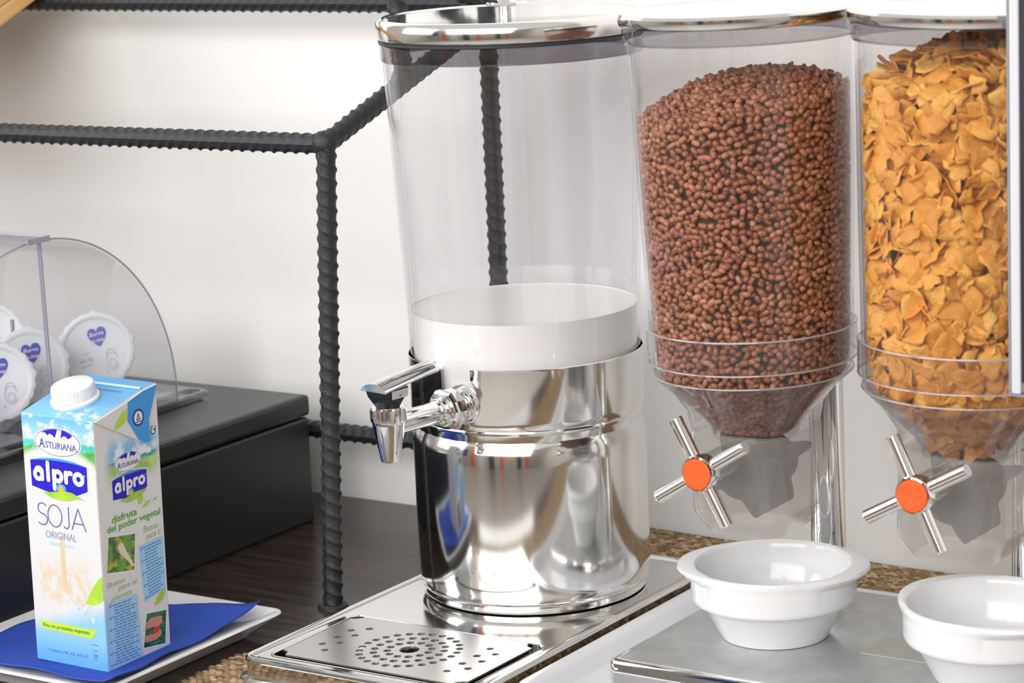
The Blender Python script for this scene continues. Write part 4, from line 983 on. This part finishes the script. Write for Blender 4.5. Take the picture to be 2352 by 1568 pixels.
idx = np.where(mask)[0]
Vb = np.einsum('nij,nkj->nki', frm[idx], sc[idx][:, None, :]*BV[None])+pts[idx][:, None, :]
# low-poly copies for the hidden second layer
Vw = to_world(WM[0], Vb.reshape(-1, 3))
Tb = (IT[None]+(np.arange(len(idx))*len(BV))[:, None, None]).reshape(-1, 3)
tone = np.repeat(rng.random(len(idx)), len(BV))
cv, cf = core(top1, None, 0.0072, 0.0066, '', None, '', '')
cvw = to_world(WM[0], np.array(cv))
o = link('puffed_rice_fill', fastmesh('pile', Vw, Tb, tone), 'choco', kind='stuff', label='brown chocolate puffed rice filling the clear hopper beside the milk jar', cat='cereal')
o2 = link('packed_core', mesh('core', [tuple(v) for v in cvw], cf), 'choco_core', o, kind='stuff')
pm_ = [fastmesh('grain', BV*np.array(s_), IT) for s_ in ((0.0031, 0.0021, 0.0019), (0.0039, 0.0022, 0.0020), (0.0026, 0.0023, 0.0021))]
for m_ in pm_: m_.materials.append(MAT['choco']); m_.shade_smooth()
A0 = np.array(WM[0])[:3, :3]
for k, i in enumerate(pick):
    g_ = bpy.data.objects.new('puffed_rice_grain', pm_[k % 3]); C.objects.link(g_)
    Rm_ = A0 @ frm[i]
    g_.matrix_world = Matrix([[*Rm_[0], wp[i][0]], [*Rm_[1], wp[i][1]], [*Rm_[2], wp[i][2]], [0, 0, 0, 1]])
    setp(g_, label='brown chocolate puffed rice grain pressed against the front of its hopper', cat='cereal grain', group='puffed rice grains at the hopper front')

# corn flakes: ragged, curled thin pieces with thickness
def flake_mesh(seed, size):
    r_ = np.random.default_rng(seed); na, nr = 14, 3
    ph = r_.uniform(0, 6.28, 4); am = r_.uniform(0.04, 0.16, 4); asp = r_.uniform(0.65, 1.0)
    bend = r_.uniform(0.10, 0.42)*r_.choice([-1, 1]); tw = r_.uniform(-0.3, 0.3); V_ = [(0, 0)]
    for j in range(1, nr+1):
        for i in range(na):
            a = 2*PI*i/na; rr = 1+sum(am[k]*math.sin((k+2)*a+ph[k]) for k in range(4))+r_.normal(0, 0.09)*(j == nr)
            V_.append((rr*j/nr*math.cos(a), asp*rr*j/nr*math.sin(a)))
    V_ = np.array(V_); x, y = V_[:, 0], V_[:, 1]
    z = bend*(x*math.cos(tw)+y*math.sin(tw))**2+0.09*np.sin(3.6*x+ph[0])*np.cos(3.3*y+ph[1])+r_.normal(0, 0.045, len(x))
    top = np.stack([x, y, z], -1)*size; th_ = 0.0005+r_.random()*0.0003
    bot = top.copy(); bot[:, 2] -= th_
    T_ = []; nV = len(V_)
    for i in range(na):
        k = (i+1) % na; T_.append((0, 1+i, 1+k))
        for j in range(1, nr):
            a, b = 1+(j-1)*na+i, 1+(j-1)*na+k; c_, d_ = 1+j*na+i, 1+j*na+k; T_ += [(a, c_, d_), (a, d_, b)]
    T2 = [(a+nV, c_+nV, b+nV) for a, b, c_ in T_]; E_ = []
    for i in range(na):
        k = (i+1) % na; a, b = 1+(nr-1)*na+i, 1+(nr-1)*na+k; E_ += [(a, a+nV, b+nV), (a, b+nV, b)]
    return np.concatenate([top, bot]), np.array(T_+T2+E_)
FL = [flake_mesh(100+i, s_) for i, s_ in enumerate((0.0095, 0.0115, 0.0135, 0.0102, 0.0150, 0.0080, 0.0122, 0.0066))]
def flake_set():
    P_ = []; O_ = []; L_ = []
    Rm = 0.073
    for li, (dep, d, nn) in enumerate(((0.0030, 0.0100, 5000), (0.0085, 0.0115, 4000), (0.0150, 0.0140, 3000))):
        q = poisson_fill(nn, (0, 0.196), (2*PI*Rm, 0.474), d, 0)
        th = q[:, 0]/Rm; z = q[:, 1]; rr = r_in(z)-dep
        p = np.stack([rr*np.cos(th), rr*np.sin(th), z], -1)
        vis = (p[:, 0]*math.cos(-0.98)+p[:, 1]*math.sin(-0.98)) > -0.045
        ok = vis & (z < top2(p[:, 0], p[:, 1])-0.004) & ((z > 0.236) | (rng.random(len(z)) < 0.55))
        P_.append(p[ok]); L_.append(np.full(ok.sum(), li)); O_.append(np.stack([np.cos(th), np.sin(th), 0.0*th], -1)[ok])
    for li, dz in ((0, 0.001), (1, 0.007)):
        q = poisson_fill(2500, (-0.08, -0.08), (0.08, 0.08), 0.0115, 0); z = top2(q[:, 0], q[:, 1])-dz+rng.normal(0, 0.002, len(q))
        ok = np.hypot(q[:, 0], q[:, 1]) < r_in(z)-0.006
        P_.append(np.stack([q[:, 0], q[:, 1], z], -1)[ok]); L_.append(np.full(ok.sum(), li)); O_.append(np.tile([0, 0, 1.0], (ok.sum(), 1)))
    return np.concatenate(P_), np.concatenate(O_), np.concatenate(L_)
pts, nrm, lay = flake_set(); n = len(pts)
nn = nrm+rng.normal(0, 0.60, (n, 3)); nn /= np.linalg.norm(nn, axis=1)[:, None]
t1 = np.cross(nn, rng.normal(size=(n, 3))); t1 /= np.linalg.norm(t1, axis=1)[:, None]; t2 = np.cross(nn, t1)
frm = np.stack([t1, t2, nn], -1); kind = rng.integers(0, len(FL), n); scl = rng.uniform(0.85, 1.15, n)
pieces = []
for i in range(n):
    Vf, Tf = FL[kind[i]]
    v = (Vf*scl[i]) @ frm[i].T + pts[i]
    for _ in range(3):      # push a piece in until it clears the plastic
        ex = (np.hypot(v[:, 0], v[:, 1])-(r_in(v[:, 2])-0.0009)).max()
        if ex <= 0: break
        d_ = np.array([pts[i][0], pts[i][1], 0]); d_ = d_/max(np.linalg.norm(d_), 1e-6); v = v-d_*(ex+0.0002)
    pieces.append(v)
cen = np.array([v.mean(0) for v in pieces]); wc = to_world(WM[1], cen); dist = np.linalg.norm(wc-CAMN, axis=1)+lay*0.02
pick = set(np.argsort(dist)[:NPICK].tolist())
Vs, Ts, tn_, o0 = [], [], [], 0
for i in range(n):
    if i in pick: continue
    v = pieces[i]; Vs.append(v); Ts.append(FL[kind[i]][1]+o0); tn_.append(np.full(len(v), rng.random())); o0 += len(v)
o = link('corn_flake_fill', fastmesh('pile', to_world(WM[1], np.concatenate(Vs)), np.concatenate(Ts), np.concatenate(tn_)), 'flake', kind='stuff', label='golden corn flakes filling the hopper behind the black sign', cat='cereal')
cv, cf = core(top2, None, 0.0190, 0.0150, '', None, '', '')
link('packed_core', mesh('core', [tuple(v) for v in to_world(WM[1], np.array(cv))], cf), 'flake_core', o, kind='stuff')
fmesh = []
for Vf, Tf in FL:
    m_ = fastmesh('flake', Vf, Tf); m_.materials.append(MAT['flake']); m_.shade_smooth(); fmesh.append(m_)
A1 = np.array(WM[1])[:3, :3]
for i in sorted(pick):
    g_ = bpy.data.objects.new('corn_flake', fmesh[kind[i]]); C.objects.link(g_)
    shift = pieces[i][0]-(FL[kind[i]][0][0]*scl[i]) @ frm[i].T
    Rm_ = (A1 @ frm[i])*scl[i]; w_ = to_world(WM[1], shift[None])[0]
    g_.matrix_world = Matrix([[*Rm_[0], w_[0]], [*Rm_[1], w_[1]], [*Rm_[2], w_[2]], [0, 0, 0, 1]])
    setp(g_, label='golden curled corn flake lying against the front of its hopper', cat='corn flake', group='corn flakes at the hopper front')

# ------------------------------------------------------------------ bowls
def bowl_mesh():
    def rf(r, z, a, j):
        if 6 <= j <= 11:
            ea, eb = r+0.0100, r-0.0020
            re = ea*eb/math.sqrt((eb*math.cos(a))**2+(ea*math.sin(a))**2); return max(r, re)
        return r
    prof_ = [(0.0001, 0.0010), (0.0360, 0.0008), (0.0385, 0.0), (0.0402, 0.0008), (0.0430, 0.0055), (0.0545, 0.0270), (0.0548, 0.0275), (0.0548, 0.0275)]
    prof_ = [(0.0001, 0.0010), (0.0380, 0.0), (0.0398, 0.0004), (0.0412, 0.0025), (0.0535, 0.0262), (0.0545, 0.0272)]
    P1 = prof_+[]
    # band
    band = [(0.0602, 0.0290), (0.0612, 0.0305), (0.0616, 0.0330), (0.0617, 0.0470)]
    rim = [(0.0618, 0.0490), (0.0622, 0.0505), (0.0626, 0.0530), (0.0620, 0.0552), (0.0604, 0.0560), (0.0588, 0.0558)]
    inner = [(0.0574, 0.0548), (0.0566, 0.0530), (0.0560, 0.0460), (0.0548, 0.0340), (0.0500, 0.0250), (0.0400, 0.0070), (0.0365, 0.0048), (0.0320, 0.0042), (0.0001, 0.0042)]
    full = P1+band+rim+inner; lo = len(P1)+len(band); hi = lo+4
    def rf2(r, z, a, j):
        if lo <= j <= hi:
            k = (0.55, 0.85, 1.0, 0.97, 0.8)[j-lo]
            ea, eb = 0.0722, 0.0600
            re = ea*eb/math.sqrt((eb*math.cos(a))**2+(ea*math.sin(a))**2)
            return r+max(0.0, re-0.0626)*k
        return r
    return lathe(full, 144, rfun=rf2)
bmz = bowl_mesh()
b1 = link('soup_bowl', bmz, 'porcelain', label='white porcelain lugged bowl standing under the chocolate rice hopper', cat='bowl', group='white bowls on the metal base')
b1.location = (0.2565, -0.0665, BZ+0.0002); b1.rotation_euler = (0, 0, R(19))
b2 = b1.copy(); C.objects.link(b2); setp(b2, label='white porcelain lugged bowl standing below the corn flakes hopper', cat='bowl', group='white bowls on the metal base')
b2.location = (0.4395, -0.0880, BZ+0.0002); b2.rotation_euler = (0, 0, R(-26))

# ------------------------------------------------------------------ sign
sg = empty('framed_sign', (0.575, -0.130, BZ), label='dark sign board in a pale frame beside the corn flakes', cat='sign')
SO = (-0.575, 0.130, -BZ)
sx0, sx1, sz0, sz1, sy = 0.4748, 0.660, 0.2475, 0.56, -0.135
link('board', off(box(sx0+0.008, sx1-0.009, sy-0.001, sy+0.003, sz0+0.009, sz1-0.009), SO), 'sign_black', sg, smooth=False)
for (a, b, c_, d_) in ((sx0+0.0015, sx0+0.0082, sz0+0.0015, sz1), (sx1-0.0105, sx1-0.0015, sz0+0.0015, sz1), (sx0+0.0105, sx1-0.0105, sz0+0.0015, sz0+0.0105), (sx0+0.0105, sx1-0.0105, sz1-0.009, sz1)):
    link('frame_strip', off(box(a, b, sy-0.003, sy+0.004, c_, d_, 0.001), SO), 'sign_frame', sg, smooth=False)
link('frame_edge', off(box(sx0, sx0+0.0015, sy-0.003, sy+0.005, sz0, sz1), SO), 'sign_edge', sg, smooth=False)
link('frame_edge', off(box(sx0+0.0016, sx1, sy-0.003, sy+0.005, sz0, sz0+0.0014), SO), 'sign_edge', sg, smooth=False)
link('stand_rod', off(tube([(0.575, sy+0.008, BZ), (0.575, sy+0.008, 0.3), (0.575, sy+0.008, 0.5)], 0.004, 16), SO), 'chrome', sg)
link('stand_foot', off(lathe([(0.0001, BZ+0.004), (0.028, BZ+0.004), (0.030, BZ+0.002), (0.030, BZ+0.0002)], 40), (0, sy+0.008+SO[1], SO[2])), 'chrome', sg)
